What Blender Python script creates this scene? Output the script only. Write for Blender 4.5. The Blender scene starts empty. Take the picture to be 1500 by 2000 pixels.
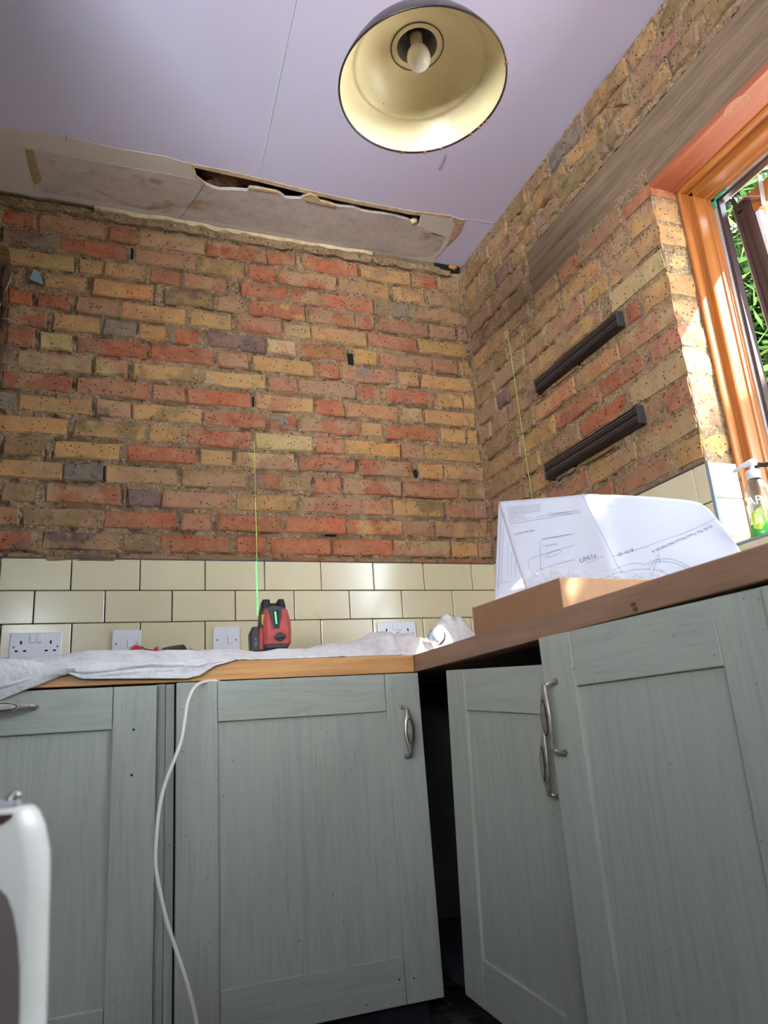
import bpy, bmesh, math, random
from mathutils import Vector, Matrix, noise as mn, geometry
random.seed(7)
S = bpy.context.scene
COL = S.collection
PI = math.pi

# ------------------------------------------------------------------ camera
F = 1479.894
CAM = Vector((-1.450594, -2.539133, 0.698201))
YAW, PIT, ROL = 0.377831, 0.287312, -0.073644
fwd = Vector((math.sin(YAW)*math.cos(PIT), math.cos(YAW)*math.cos(PIT), math.sin(PIT)))
r0 = Vector((math.cos(YAW), -math.sin(YAW), 0))
u0 = r0.cross(fwd)
RT = r0*math.cos(ROL) + u0*math.sin(ROL)
UP = -r0*math.sin(ROL) + u0*math.cos(ROL)
cd = bpy.data.cameras.new('camera')
cam = bpy.data.objects.new('camera', cd)
COL.objects.link(cam)
m = Matrix((RT, UP, -fwd)).transposed().to_4x4()
m.translation = CAM
cam.matrix_world = m
cd.sensor_fit = 'VERTICAL'
cd.sensor_height = 36
cd.lens = 36*F/2000
cd.clip_start = 0.02
cd.dof.use_dof = True
cd.dof.focus_distance = 2.5
cd.dof.aperture_fstop = 7.0
S.camera = cam

# ------------------------------------------------------------------ world, sun, exposure
S.view_settings.view_transform = 'Standard'
S.view_settings.look = 'None'
S.view_settings.gamma = 1
S.view_settings.use_curve_mapping = False
S.view_settings.exposure = 0.5
w = bpy.data.worlds.new('sky')
S.world = w
w.use_nodes = True
bg = w.node_tree.nodes['Background']
bg.inputs[0].default_value = (0.74, 0.87, 1.0, 1)
bg.inputs[1].default_value = 21.0
sd = bpy.data.lights.new('sun', 'SUN')
sd.energy = 24
sd.color = (1, 0.95, 0.86)
sd.angle = math.radians(0.6)
so = bpy.data.objects.new('sun', sd)
COL.objects.link(so)
so.rotation_euler = Vector((-1, 1.5, -1.3)).to_track_quat('-Z', 'Y').to_euler()
so.location = (4, -6, 6)
# added fill lamp inside the room, aimed up at ceiling and upper walls
ad = bpy.data.lights.new('rear_fill', 'AREA')
ad.shape = 'RECTANGLE'
ad.size, ad.size_y = 1.9, .6
ad.energy = 36
ad.spread = math.radians(72)
ad.color = (0.90, 0.94, 1.0)
ao = bpy.data.objects.new('rear_fill', ad)
COL.objects.link(ao)
ao.location = (-3.3, -4.2, 1.6)
ao.rotation_euler = (Vector((-.5, -1.2, 2.85))-Vector((-3.3, -4.2, 1.6))).to_track_quat('-Z', 'Y').to_euler()


def un(x, y, ax, v):
    """point where the sight line of photo pixel x,y meets the plane axis ax = v"""
    r = fwd + RT*((x-750)/F) - UP*((y-1000)/F)
    t = (v-CAM[ax])/r[ax]
    return CAM + r*t


def wallx(px, z, yv=0.0):
    """X on plane y=yv, height z, seen at pixel column px"""
    lo, hi = -3.0, 0.5
    for _ in range(40):
        mid = (lo+hi)/2
        d = Vector((mid, yv, z))-CAM
        p = 750+F*d.dot(RT)/d.dot(fwd)
        if p < px:
            lo = mid
        else:
            hi = mid
    return lo


# ------------------------------------------------------------------ materials
def lin(c):
    return tuple(((v/255)/12.92 if v/255 <= 0.04045 else ((v/255+0.055)/1.055)**2.4) for v in c)+(1,)


class NT:
    def __init__(s, name, rough=0.6, spec=0.5, metal=0):
        s.m = bpy.data.materials.new(name)
        s.m.use_nodes = True
        s.t = s.m.node_tree
        s.b = s.t.nodes['Principled BSDF']
        s.b.inputs['Roughness'].default_value = rough
        s.b.inputs['Specular IOR Level'].default_value = spec
        s.b.inputs['Metallic'].default_value = metal
        s.co = None

    def n(s, typ, **kw):
        nd = s.t.nodes.new(typ)
        for k, v in kw.items():
            setattr(nd, k, v)
        return nd

    def l(s, a, b):
        s.t.links.new(a, b)

    def coord(s, scale=(1, 1, 1)):
        if s.co is None:
            s.co = s.n('ShaderNodeNewGeometry').outputs['Position']
        mp = s.n('ShaderNodeMapping')
        mp.inputs['Scale'].default_value = scale
        s.l(s.co, mp.inputs['Vector'])
        return mp.outputs[0]

    def noise(s, sc, det=4, scale=(1, 1, 1), rough=.6, dist=0):
        nd = s.n('ShaderNodeTexNoise')
        nd.inputs['Scale'].default_value = sc
        nd.inputs['Detail'].default_value = det
        nd.inputs['Roughness'].default_value = rough
        nd.inputs['Distortion'].default_value = dist
        s.l(s.coord(scale), nd.inputs['Vector'])
        return nd.outputs[0]

    def ramp(s, fac, stops):
        nd = s.n('ShaderNodeValToRGB')
        e = nd.color_ramp.elements
        while len(e) < len(stops):
            e.new(0.5)
        for el, (p, c) in zip(e, stops):
            el.position = p
            el.color = c if len(c) == 4 else c+(1,)
        s.l(fac, nd.inputs[0])
        return nd.outputs[0]

    def mix(s, fac, a, b, mode='MIX'):
        nd = s.n('ShaderNodeMix', data_type='RGBA', blend_type=mode)
        for sock, v in ((nd.inputs[0], fac), (nd.inputs[6], a), (nd.inputs[7], b)):
            if isinstance(v, (int, float)):
                sock.default_value = v
            elif isinstance(v, tuple):
                sock.default_value = v
            else:
                s.l(v, sock)
        return nd.outputs[2]

    def base(s, c):
        if isinstance(c, tuple):
            s.b.inputs['Base Color'].default_value = c
        else:
            s.l(c, s.b.inputs['Base Color'])

    def bump(s, h, strength=.4, dist=.002, prev=None):
        nd = s.n('ShaderNodeBump')
        nd.inputs['Strength'].default_value = strength
        nd.inputs['Distance'].default_value = dist
        s.l(h, nd.inputs['Height'])
        if prev is not None:
            s.l(prev, nd.inputs['Normal'])
        s.l(nd.outputs[0], s.b.inputs['Normal'])
        return nd.outputs[0]


def G(v):
    return (v, v, v, 1)


def plain(name, c, rough=.5, metal=0, var=.08, sc=12, spec=.5, bump=0):
    t = NT(name, rough, spec, metal)
    f = t.noise(sc, 4)
    c = lin(c)
    d = tuple(max(0, x*(1-var*2)) for x in c[:3])+(1,)
    t.base(t.ramp(f, [(.3, d), (.65, c)]))
    if bump:
        t.bump(t.noise(sc*8, 3), bump, .001)
    return t.m


def mat_brick():
    t = NT('brick', .92, .2)
    oi = t.n('ShaderNodeObjectInfo')
    at = t.n('ShaderNodeAttribute', attribute_type='OBJECT', attribute_name='tone')
    # a second tone over one end of some bricks
    f = t.noise(9, 3)
    f2 = t.ramp(f, [(.47, G(0)), (.55, G(1))])
    c = t.mix(f2, oi.outputs['Color'], at.outputs['Color'])
    g = t.noise(26, 6, rough=.75)
    c = t.mix(1.0, c, t.ramp(g, [(.25, G(.62)), (.5, G(.98)), (.75, G(1.22))]), 'MULTIPLY')
    # smeared mortar and dust
    sm = t.noise(6.5, 7, rough=.75)
    c = t.mix(t.ramp(sm, [(.42, G(.05)), (.70, G(.65))]), c, lin((158, 128, 96)))
    # pits
    v = t.n('ShaderNodeTexVoronoi')
    v.inputs['Scale'].default_value = 85
    t.l(t.coord(), v.inputs['Vector'])
    pit = t.ramp(v.outputs['Distance'], [(.10, G(1)), (.26, G(0))])
    sel = t.ramp(t.noise(32, 2), [(.45, G(0)), (.54, G(1))])
    pm = t.mix(1.0, pit, sel, 'MULTIPLY')
    c = t.mix(pm, c, lin((46, 32, 24)))
    # pale flecks
    v2 = t.n('ShaderNodeTexVoronoi')
    v2.inputs['Scale'].default_value = 120
    t.l(t.coord((1, 1.3, 1)), v2.inputs['Vector'])
    fl = t.mix(1.0, t.ramp(v2.outputs['Distance'], [(.06, G(1)), (.13, G(0))]), t.ramp(t.noise(40, 1), [(.58, G(0)), (.62, G(1))]), 'MULTIPLY')
    c = t.mix(fl, c, lin((220, 190, 150)))
    t.base(c)
    b = t.bump(t.noise(70, 8, rough=.75), .75, .005)
    b = t.bump(t.noise(16, 5, dist=1.5), .6, .010, b)
    t.bump(t.ramp(pm, [(0, G(1)), (1, G(0))]), .9, .004, b)
    return t.m


def mat_mortar():
    t = NT('lime_mortar', .95, .15)
    c = t.ramp(t.noise(14, 7, rough=.75), [(.25, lin((100, 78, 56))), (.5, lin((150, 123, 93))), (.75, lin((180, 154, 120)))])
    v = t.n('ShaderNodeTexVoronoi')
    v.inputs['Scale'].default_value = 210
    t.l(t.coord(), v.inputs['Vector'])
    c = t.mix(t.ramp(v.outputs['Color'], [(.72, G(0)), (.8, G(.55))]), c, lin((206, 184, 152)))
    c = t.mix(t.ramp(t.noise(60, 4), [(.57, G(0)), (.65, G(.75))]), c, lin((76, 56, 42)))
    t.base(c)
    b = t.bump(t.noise(90, 8, rough=.8), .9, .006)
    t.bump(v.outputs['Distance'], .5, .003, b)
    return t.m


def mat_wood(name, dark, light, axis, rough=.5, sc=1.0, bump=.25, knots=False, contrast=1):
    t = NT(name, rough, .4)
    s = [26*sc]*3
    s[axis] = 1.6*sc
    g = t.noise(1.0, 8, tuple(s), .65, 1.2)
    s2 = [120*sc]*3
    s2[axis] = 4*sc
    g2 = t.noise(1.0, 4, tuple(s2), .6, .3)
    c = t.ramp(g, [(.3, lin(dark)), (.62, lin(light))])
    c = t.mix(.35*contrast, c, t.ramp(g2, [(.35, lin(dark)), (.6, lin(light))]))
    t.base(c)
    t.bump(g2, bump, .0015, t.bump(g, bump, .002))
    return t.m


def mat_painted(name, axis):
    t = NT(name, .42, .45)
    s = [34.0]*3
    s[axis] = 2.2
    g = t.noise(1.0, 7, tuple(s), .6, 2.2)
    s2 = [170.0]*3
    s2[axis] = 7
    g2 = t.noise(1.0, 3, tuple(s2), .6, .4)
    c = t.ramp(g, [(.3, lin((150, 155, 145))), (.5, lin((163, 165, 151))), (.7, lin((168, 170, 156)))])
    c = t.mix(t.ramp(g2, [(.30, G(.30)), (.38, G(0))]), c, lin((118, 124, 116)))
    sp = t.noise(140, 1)
    c = t.mix(t.ramp(sp, [(.75, G(0)), (.78, G(.7))]), c, lin((80, 76, 66)))
    t.base(c)
    t.bump(g2, .22, .0008, t.bump(g, .16, .001))
    return t.m


M = {}
M['brick'] = mat_brick()
M['mortar'] = mat_mortar()
M['vert'] = mat_painted('sage_paint_upright_grain', 2)
M['horx'] = mat_painted('sage_paint_level_grain', 0)
M['hory'] = mat_painted('sage_paint_level_grain_side', 1)
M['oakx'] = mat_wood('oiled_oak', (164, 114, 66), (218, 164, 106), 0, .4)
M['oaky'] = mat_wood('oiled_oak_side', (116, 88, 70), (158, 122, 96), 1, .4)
M['piney'] = mat_wood('varnished_pine_head', (134, 78, 36), (168, 106, 52), 1, .38, .8)
M['pinez'] = mat_wood('varnished_pine_jamb', (134, 78, 34), (168, 104, 48), 2, .38, .8)
M['plank'] = mat_wood('red_pine_board', (132, 66, 42), (168, 98, 66), 1, .5, .6)
M['timber'] = mat_wood('old_lintel_timber', (86, 68, 52), (134, 112, 86), 1, .9, 1.5, .8)
M['joist'] = mat_wood('rough_joist', (60, 42, 28), (112, 80, 52), 0, .9, 1.2, .8)
M['brown'] = plain('dark_brown_sash_paint', (74, 54, 48), .3, 0, .15)
M['seal'] = plain('rubber_seal', (58, 40, 38), .5)
M['alu'] = plain('pale_metal_strip', (205, 200, 198), .3, .6)
M['steel'] = plain('steel', (170, 166, 160), .3, .9)
M['pewter'] = plain('worn_pewter', (178, 170, 158), .42, .7, .2, 60)
M['pewterdark'] = plain('dark_pewter', (58, 52, 48), .5, .5)
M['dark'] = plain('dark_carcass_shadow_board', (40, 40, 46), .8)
M['black'] = plain('black_plastic', (22, 23, 26), .45)
M['darkgrey'] = plain('dark_grey_plastic', (62, 60, 62), .55)
M['hole'] = plain('dark_hole', (8, 7, 6), .9)
M['white'] = plain('white_moulded_plastic', (222, 222, 226), .3, 0, .03)
M['cablewhite'] = plain('white_cable_sleeve', (226, 220, 208), .4, 0, .04)
M['red'] = plain('red_tool_plastic', (192, 84, 76), .5, 0, .12, 40)
M['yellow'] = plain('yellow_sticker', (190, 160, 20), .5)
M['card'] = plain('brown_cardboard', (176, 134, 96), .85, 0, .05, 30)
M['card_shaded'] = plain('brown_cardboard_shaded', (150, 110, 78), .85, 0, .05, 30)  # darker copy of the card; the shade on one side is in its colour
M['wallwhite'] = plain('white_wall_paint', (206, 208, 216), .8, 0, .03)
M['wallfar'] = plain('muted_wall_paint', (104, 100, 96), .9, 0, .03)
M['tornpaper'] = plain('torn_pinkish_paper', (206, 166, 140), .9, 0, .2, 60)
M['yellowstain'] = plain('yellow_brown_stain', (172, 152, 104), .9, 0, .15, 50)
M['teal'] = plain('green_fitting', (60, 150, 118), .4)
M['recess_shade'] = plain('brown_grey_recess_shade', (112, 98, 92), .5)
M['rust'] = plain('chipped_brown_enamel', (52, 36, 32), .35, 0, .35, 50)
M['grout'] = plain('dark_grey_grout', (84, 80, 78), .9)
M['trimgrey'] = plain('grey_edge_trim', (140, 146, 156), .5)
M['palestrip'] = plain('cream_board_edge', (214, 190, 150), .85, 0, .2, 30, bump=.6)
M['lilac_dim'] = plain('lens_red', (186, 44, 56), .15)
M['wool'] = plain('brown_insulation', (122, 90, 62), .95, 0, .4, 40, bump=1)
M['blueclip'] = plain('pale_blue_plastic', (128, 148, 152), .4)
M['ochre'] = plain('orange_foam', (190, 120, 50), .8)


def mat_tile():
    t = NT('cream_glazed_tile', .17, .5)
    c = t.ramp(t.noise(2.2, 3), [(.35, lin((208, 196, 160))), (.65, lin((216, 204, 168)))])
    st = t.noise(9, 4, dist=.8)
    c = t.mix(t.ramp(st, [(.62, G(0)), (.72, G(.35))]), c, lin((206, 172, 116)))
    t.base(c)
    t.bump(t.noise(9, 2), .12, .002)
    return t.m


def mat_ceiling():
    t = NT('lilac_pink_plaster', .85, .2)
    c = t.ramp(t.noise(1.1, 3), [(.35, lin((208, 200, 222))), (.65, lin((208, 206, 232)))])
    c = t.mix(t.ramp(t.noise(7, 6, (1, .35, 1), .7), [(.4, G(0)), (.75, G(.25))]), c, lin((200, 196, 214)))
    sc = t.noise(1.0, 2, (170, 9, 1))
    c = t.mix(t.ramp(sc, [(.79, G(0)), (.82, G(.4))]), c, lin((120, 104, 110)))
    t.base(c)
    t.bump(t.noise(14, 4), .08, .003)
    return t.m


def mat_stain():
    t = NT('stained_plasterboard', .92, .15)
    c = t.ramp(t.noise(3, 8, (1, 1.6, 1), .75), [(.25, lin((166, 154, 146))), (.45, lin((188, 177, 170))), (.6, lin((202, 190, 182))), (.75, lin((210, 197, 184)))])
    c = t.mix(t.ramp(t.noise(22, 8, rough=.8), [(.48, G(0)), (.75, G(.5))]), c, lin((120, 108, 100)))
    c = t.mix(t.ramp(t.noise(3.1, 4, dist=1.2), [(.6, G(0)), (.7, G(.75))]), c, lin((150, 112, 70)))
    t.base(c)
    t.bump(t.noise(30, 5), .3, .003)
    return t.m


def mat_patch():
    t = NT('grey_joint_filler', .9, .15)
    c = t.ramp(t.noise(3, 5), [(.3, lin((200, 192, 182))), (.7, lin((212, 204, 192)))])
    t.base(c)
    t.bump(t.noise(14, 5), .2, .003)
    return t.m


def mat_cloth():
    t = NT('worn_cotton_dust_sheet', .95, .1)
    c = t.ramp(t.noise(9, 7, rough=.75), [(.3, lin((196, 192, 190))), (.55, lin((226, 222, 218)))])
    c = t.mix(t.ramp(t.noise(50, 5), [(.55, G(0)), (.75, G(.5))]), c, lin((170, 164, 162)))
    t.base(c)
    v = t.noise(1, 3, (420, 420, 420))
    t.bump(v, .35, .001, t.bump(t.noise(35, 6, dist=1.5), .7, .006))
    t.b.inputs['Sheen Weight'].default_value = .1
    return t.m


def mat_enamel():
    t = NT('cream_enamel', .34, .5)
    c = t.ramp(t.noise(8, 4), [(.35, lin((226, 210, 164))), (.65, lin((234, 220, 176)))])
    c = t.mix(t.ramp(t.noise(130, 1), [(.77, G(0)), (.8, G(.8))]), c, lin((96, 78, 50)))
    t.base(c)
    t.bump(t.noise(10, 2), .08, .003)
    return t.m


def mat_floor():
    t = NT('dark_patterned_floor_tile', .6, .3)
    c = t.ramp(t.noise(30, 4), [(.35, lin((58, 52, 50))), (.65, lin((104, 96, 92)))])
    v = t.n('ShaderNodeTexVoronoi')
    v.inputs['Scale'].default_value = 18
    t.l(t.coord(), v.inputs['Vector'])
    c = t.mix(t.ramp(v.outputs['Distance'], [(.25, G(.8)), (.4, G(0))]), c, lin((40, 38, 40)))
    t.base(c)
    return t.m


def mat_glass(name, alpha=.12, tint=(1, 1, 1, 1), rough=.02):
    t = NT(name)
    n = t.t.nodes
    n.remove(t.b)
    tr = t.n('ShaderNodeBsdfTransparent')
    tr.inputs[0].default_value = tint
    gl = t.n('ShaderNodeBsdfGlossy')
    gl.inputs['Roughness'].default_value = rough
    mx = t.n('ShaderNodeMixShader')
    mx.inputs[0].default_value = alpha
    t.l(tr.outputs[0], mx.inputs[1])
    t.l(gl.outputs[0], mx.inputs[2])
    t.l(mx.outputs[0], n['Material Output'].inputs[0])
    return t.m


def mat_film():
    t = NT('crumpled_clear_film', .25, .6)
    t.base(lin((232, 230, 232)))
    t.l(t.ramp(t.noise(30, 5, dist=2), [(.40, G(.04)), (.72, G(.5))]), t.b.inputs['Alpha'])
    t.bump(t.noise(22, 4, dist=2), .35, .003)
    return t.m


def emis(name, c, s):
    t = NT(name)
    t.base(c)
    t.b.inputs['Emission Color'].default_value = c
    t.b.inputs['Emission Strength'].default_value = s
    return t.m


def mat_paper():
    t = NT('white_drawing_paper', .8, .2)
    t.base(lin((222, 228, 240)))
    t.b.inputs['Roughness'].default_value = .75
    t.bump(t.noise(5, 2), .2, .006)
    return t.m


def mat_leaf():
    t = NT('sunlit_leaves', .6, .3)
    c = t.ramp(t.noise(2.2, 5, rough=.7), [(.3, lin((40, 66, 24))), (.5, lin((62, 92, 30))), (.62, lin((96, 106, 40))), (.72, lin((124, 92, 38)))])
    t.base(c)
    t.b.inputs['Subsurface Weight'].default_value = 0
    t.b.inputs['Transmission Weight'].default_value = 0
    return t.m


M['tile'] = mat_tile()
M['ceiling'] = mat_ceiling()
M['stain'] = mat_stain()
M['patch'] = mat_patch()
M['cloth'] = mat_cloth()
M['enamel'] = mat_enamel()
M['floor'] = mat_floor()
M['glass'] = mat_glass('window_pane_glass', .10)
M['clear'] = mat_glass('clear_bottle_plastic', .10, (.80, .86, .80, 1), .25)
M['film'] = mat_film()
M['paper'] = mat_paper()
M['leaf'] = mat_leaf()
M['ink'] = plain('grey_ink', (120, 126, 142), .8)
M['inkdark'] = plain('dark_grey_ink', (92, 98, 112), .8)
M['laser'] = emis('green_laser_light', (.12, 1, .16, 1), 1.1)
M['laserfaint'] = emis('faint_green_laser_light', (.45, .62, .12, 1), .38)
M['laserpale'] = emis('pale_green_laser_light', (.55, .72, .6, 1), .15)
M['bulb'] = plain('frosted_bulb_glass', (236, 230, 222), .12, 0, .01)
M['creamcap'] = plain('cream_bulb_cap', (216, 198, 150), .4)
M['lime'] = plain('lime_label', (186, 222, 60), .5)
M['limeyellow'] = plain('pale_yellow_label', (228, 236, 110), .5)
M['green'] = plain('green_liquid', (74, 206, 66), .2)
M['textwhite'] = plain('white_print', (248, 248, 248), .5, 0, 0)
M['pale'] = plain('pale_grey_plastic', (214, 209, 198), .22, 0, .05)
M['palegrey'] = plain('mid_grey_plastic', (150, 148, 150), .4)
M['bluewhite'] = plain('white_blue_tin_print', (200, 214, 232), .35, 0, .35, 60)
M['bounce_ground'] = plain('pale_bounce_ground', (176, 170, 160), .9, 0, .05, 5)
M['bark'] = plain('bark', (92, 76, 60), .9, 0, .3, 20)
M['outwall'] = plain('sunlit_orange_render', (222, 150, 96), .9)
M['bowl'] = plain('grey_metal_dish', (120, 122, 124), .3, .4)

# ------------------------------------------------------------------ object helpers
ORG = {}


def tag(o, label=None, cat=None, group=None, kind=None):
    if label: o['label'] = label
    if cat: o['category'] = cat
    if group: o['group'] = group
    if kind: o['kind'] = kind
    return o


def empty(name, loc, label, cat, group=None, kind=None):
    o = bpy.data.objects.new(name, None)
    COL.objects.link(o)
    o.location = loc
    o.empty_display_size = .05
    ORG[o.name] = Vector(loc)
    return tag(o, label, cat, group, kind)


def obj(name, vs, fs, mat, parent=None, smooth=False, loc=None, mx=None, color=None):
    """link one mesh; vs in world coordinates"""
    if mx is not None:
        vs = [mx @ Vector(v) for v in vs]
    if parent is not None:
        po = ORG[parent.name]
        o0 = po
    else:
        if loc is None:
            xs = [v[0] for v in vs]; ys = [v[1] for v in vs]; zs = [v[2] for v in vs]
            loc = ((min(xs)+max(xs))/2, (min(ys)+max(ys))/2, min(zs))
        o0 = Vector(loc)
    me = bpy.data.meshes.new(name)
    me.from_pydata([(v[0]-o0[0], v[1]-o0[1], v[2]-o0[2]) for v in vs], [], fs)
    if smooth:
        me.polygons.foreach_set('use_smooth', [True]*len(me.polygons))
    me.materials.append(M[mat] if isinstance(mat, str) else mat)
    me.update()
    o = bpy.data.objects.new(name, me)
    COL.objects.link(o)
    if parent is not None:
        o.parent = parent
        ORG[o.name] = o0
    else:
        o.location = o0
        ORG[o.name] = Vector(o0)
    if color:
        o.color = color
    return o


class MB:
    def __init__(s):
        s.v = []; s.f = []

    def add(s, vs, fs):
        k = len(s.v)
        s.v += [tuple(v) for v in vs]
        s.f += [tuple(i+k for i in f) for f in fs]
        return s

    def box(s, a, b, bev=0.0, mx=None):
        a, b = [min(p, q) for p, q in zip(a, b)], [max(p, q) for p, q in zip(a, b)]
        if bev <= 0:
            vs = [(x, y, z) for x in (a[0], b[0]) for y in (a[1], b[1]) for z in (a[2], b[2])]
            fs = [(0, 1, 3, 2), (4, 6, 7, 5), (0, 4, 5, 1), (2, 3, 7, 6), (0, 2, 6, 4), (1, 5, 7, 3)]
        else:
            bm = bmesh.new()
            bmesh.ops.create_cube(bm, size=1)
            for v in bm.verts:
                v.co = Vector([(a[i]+b[i])/2+v.co[i]*(b[i]-a[i]) for i in range(3)])
            bmesh.ops.bevel(bm, geom=list(bm.edges), offset=min(bev, .49*min(b[i]-a[i] for i in range(3))), segments=2, affect='EDGES', profile=.5)
            bm.verts.index_update()
            vs = [v.co.copy() for v in bm.verts]
            fs = [tuple(v.index for v in f.verts) for f in bm.faces]
            bm.free()
        if mx is not None:
            vs = [mx @ Vector(v) for v in vs]
        return s.add(vs, fs)

    def tube(s, pts, r, n=8, cap=True):
        pts = [Vector(p) for p in pts]
        rr = r if isinstance(r, (list, tuple)) else [r]*len(pts)
        k = len(s.v)
        prev = None
        for i, p in enumerate(pts):
            t = (pts[min(i+1, len(pts)-1)]-pts[max(i-1, 0)]).normalized()
            if prev is None:
                a = t.orthogonal().normalized()
            else:
                a = (prev-t*prev.dot(t)).normalized()
            prev = a
            b = t.cross(a)
            for j in range(n):
                q = p+(a*math.cos(2*PI*j/n)+b*math.sin(2*PI*j/n))*rr[i]
                s.v.append(tuple(q))
        for i in range(len(pts)-1):
            for j in range(n):
                s.f.append((k+i*n+j, k+i*n+(j+1) % n, k+(i+1)*n+(j+1) % n, k+(i+1)*n+j))
        if cap:
            s.f.append(tuple(k+j for j in range(n))[::-1])
            s.f.append(tuple(k+(len(pts)-1)*n+j for j in range(n)))
        return s

    def lathe(s, prof, mx=None, n=40, sx=1, sy=1):
        """prof: (r,z) list"""
        vs = []
        for r, z in prof:
            for j in range(n):
                vs.append(Vector((r*math.cos(2*PI*j/n)*sx, r*math.sin(2*PI*j/n)*sy, z)))
        if mx is not None:
            vs = [mx @ v for v in vs]
        fs = []
        for i in range(len(prof)-1):
            for j in range(n):
                fs.append((i*n+j, i*n+(j+1) % n, (i+1)*n+(j+1) % n, (i+1)*n+j))
        return s.add(vs, fs)

    def prism(s, poly, off):
        """poly: coplanar world points, off: extrusion vector; handles concave outlines"""
        poly = [Vector(p) for p in poly]
        n = len(poly)
        tris = geometry.tessellate_polygon([poly])
        vs = poly+[p+Vector(off) for p in poly]
        fs = [tuple(t) for t in tris]+[tuple(i+n for i in t[::-1]) for t in tris]
        fs += [(i, (i+1) % n, (i+1) % n+n, i+n) for i in range(n)]
        return s.add(vs, fs)

    def make(s, name, mat, parent=None, smooth=False, **k):
        o = obj(name, s.v, s.f, mat, parent, smooth, **k)
        if smooth == 'auto':
            pass
        return o


def box(name, a, b, mat, parent=None, bev=0.0, mx=None, **k):
    return MB().box(a, b, bev, mx).make(name, mat, parent, **k)


def spline(pts, n=10):
    """Catmull-Rom through points"""
    P = [Vector(p) for p in pts]
    P = [P[0]*2-P[1]]+P+[P[-1]*2-P[-2]]
    out = []
    for i in range(1, len(P)-2):
        for k in range(n):
            t = k/n
            out.append(.5*((2*P[i])+(-P[i-1]+P[i+1])*t+(2*P[i-1]-5*P[i]+4*P[i+1]-P[i+2])*t*t+(-P[i-1]+3*P[i]-3*P[i+1]+P[i+2])*t**3))
    out.append(P[-2])
    return out


def interp(tab, x):
    if x <= tab[0][0]: return tab[0][1]
    for (a, b), (c, d) in zip(tab, tab[1:]):
        if x <= c:
            return b+(d-b)*(x-a)/(c-a)
    return tab[-1][1]


def text2d(s, size):
    cu = bpy.data.curves.new('t', 'FONT')
    cu.body = s
    cu.size = size
    cu.resolution_u = 2
    o = bpy.data.objects.new('t', cu)
    COL.objects.link(o)
    bpy.context.view_layer.update()
    me = o.to_mesh()
    vs = [(v.co.x, v.co.y) for v in me.vertices]
    fs = [tuple(p.vertices) for p in me.polygons]
    o.to_mesh_clear()
    bpy.data.objects.remove(o)
    return vs, fs


# ------------------------------------------------------------------ bricks
CC = dict(Y=(206, 158, 100), y=(206, 174, 124), O=(160, 130, 84), R=(184, 106, 74), P=(190, 130, 98), T=(184, 142, 106), D=(138, 106, 94),
          G=(144, 132, 118), V=(124, 96, 96), S=(200, 116, 80))


def setcol(o, code, dull=1.0):
    dull *= .90
    a = CC[code[0]]
    b = CC[code[1]] if len(code) > 1 else tuple(int(v*random.uniform(.9, 1.08)) for v in a)
    j = random.uniform(.93, 1.07)
    a = tuple(min(250, v*j*dull) for v in a)
    b = tuple(min(250, v*dull) for v in b)
    o.color = lin(a)
    o['tone'] = list(lin(b)[:3])


def brick(parent, frame, u0, u1, v0, v1, code, w0=0.0, tilt=0.0, dull=1.0, jit=.0048, deep=.03):
    """frame 'b': u=x, v=z, room side -y.  frame 'r': u=-y, v=z, room side -x"""
    w = w0+random.uniform(.004, .010)
    J = lambda: random.uniform(-jit, jit)
    L = u1-u0
    o8 = [(u0, v0), (u0+L*.33, v0), (u0+L*.66, v0), (u1, v0), (u1, v1), (u1-L*.33, v1), (u1-L*.66, v1), (u0, v1)]
    ring = [(u+J()*.8, v+J()*.6) for u, v in o8]
    cu, cv = (u0+u1)/2, (v0+v1)/2
    ins = [(u+math.copysign(.005, cu-u) if abs(cu-u) > L*.4 else u, v+math.copysign(.005, cv-v)) for u, v in ring]
    pts = [(cu+random.uniform(-.2, .2)*L, cv+J(), w+random.uniform(-.001, .003))]
    pts += [(u, v, w+J()*.5) for u, v in ins]
    pts += [(u, v, w-.006) for u, v in ring]
    pts += [(u, v, -deep) for u, v in ring]
    fs = [(0, 1+i, 1+(i+1) % 8) for i in range(8)]
    for k in (1, 9):
        fs += [(k+i, k+8+i, k+8+(i+1) % 8, k+(i+1) % 8) for i in range(8)]
    if tilt:
        ct, stt = math.cos(tilt), math.sin(tilt)
        pts = [(cu+(u-cu)*ct-(v-cv)*stt, cv+(u-cu)*stt+(v-cv)*ct, q) for u, v, q in pts]
    if frame == 'b':
        vs = [(u, -q, v) for u, v, q in pts]
    else:
        vs = [(-q, -u, v) for u, v, q in pts]
        fs = [f[::-1] for f in fs]
    o = obj('brick', vs, fs, 'brick', parent)
    setcol(o, code, dull)
    return o


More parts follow.
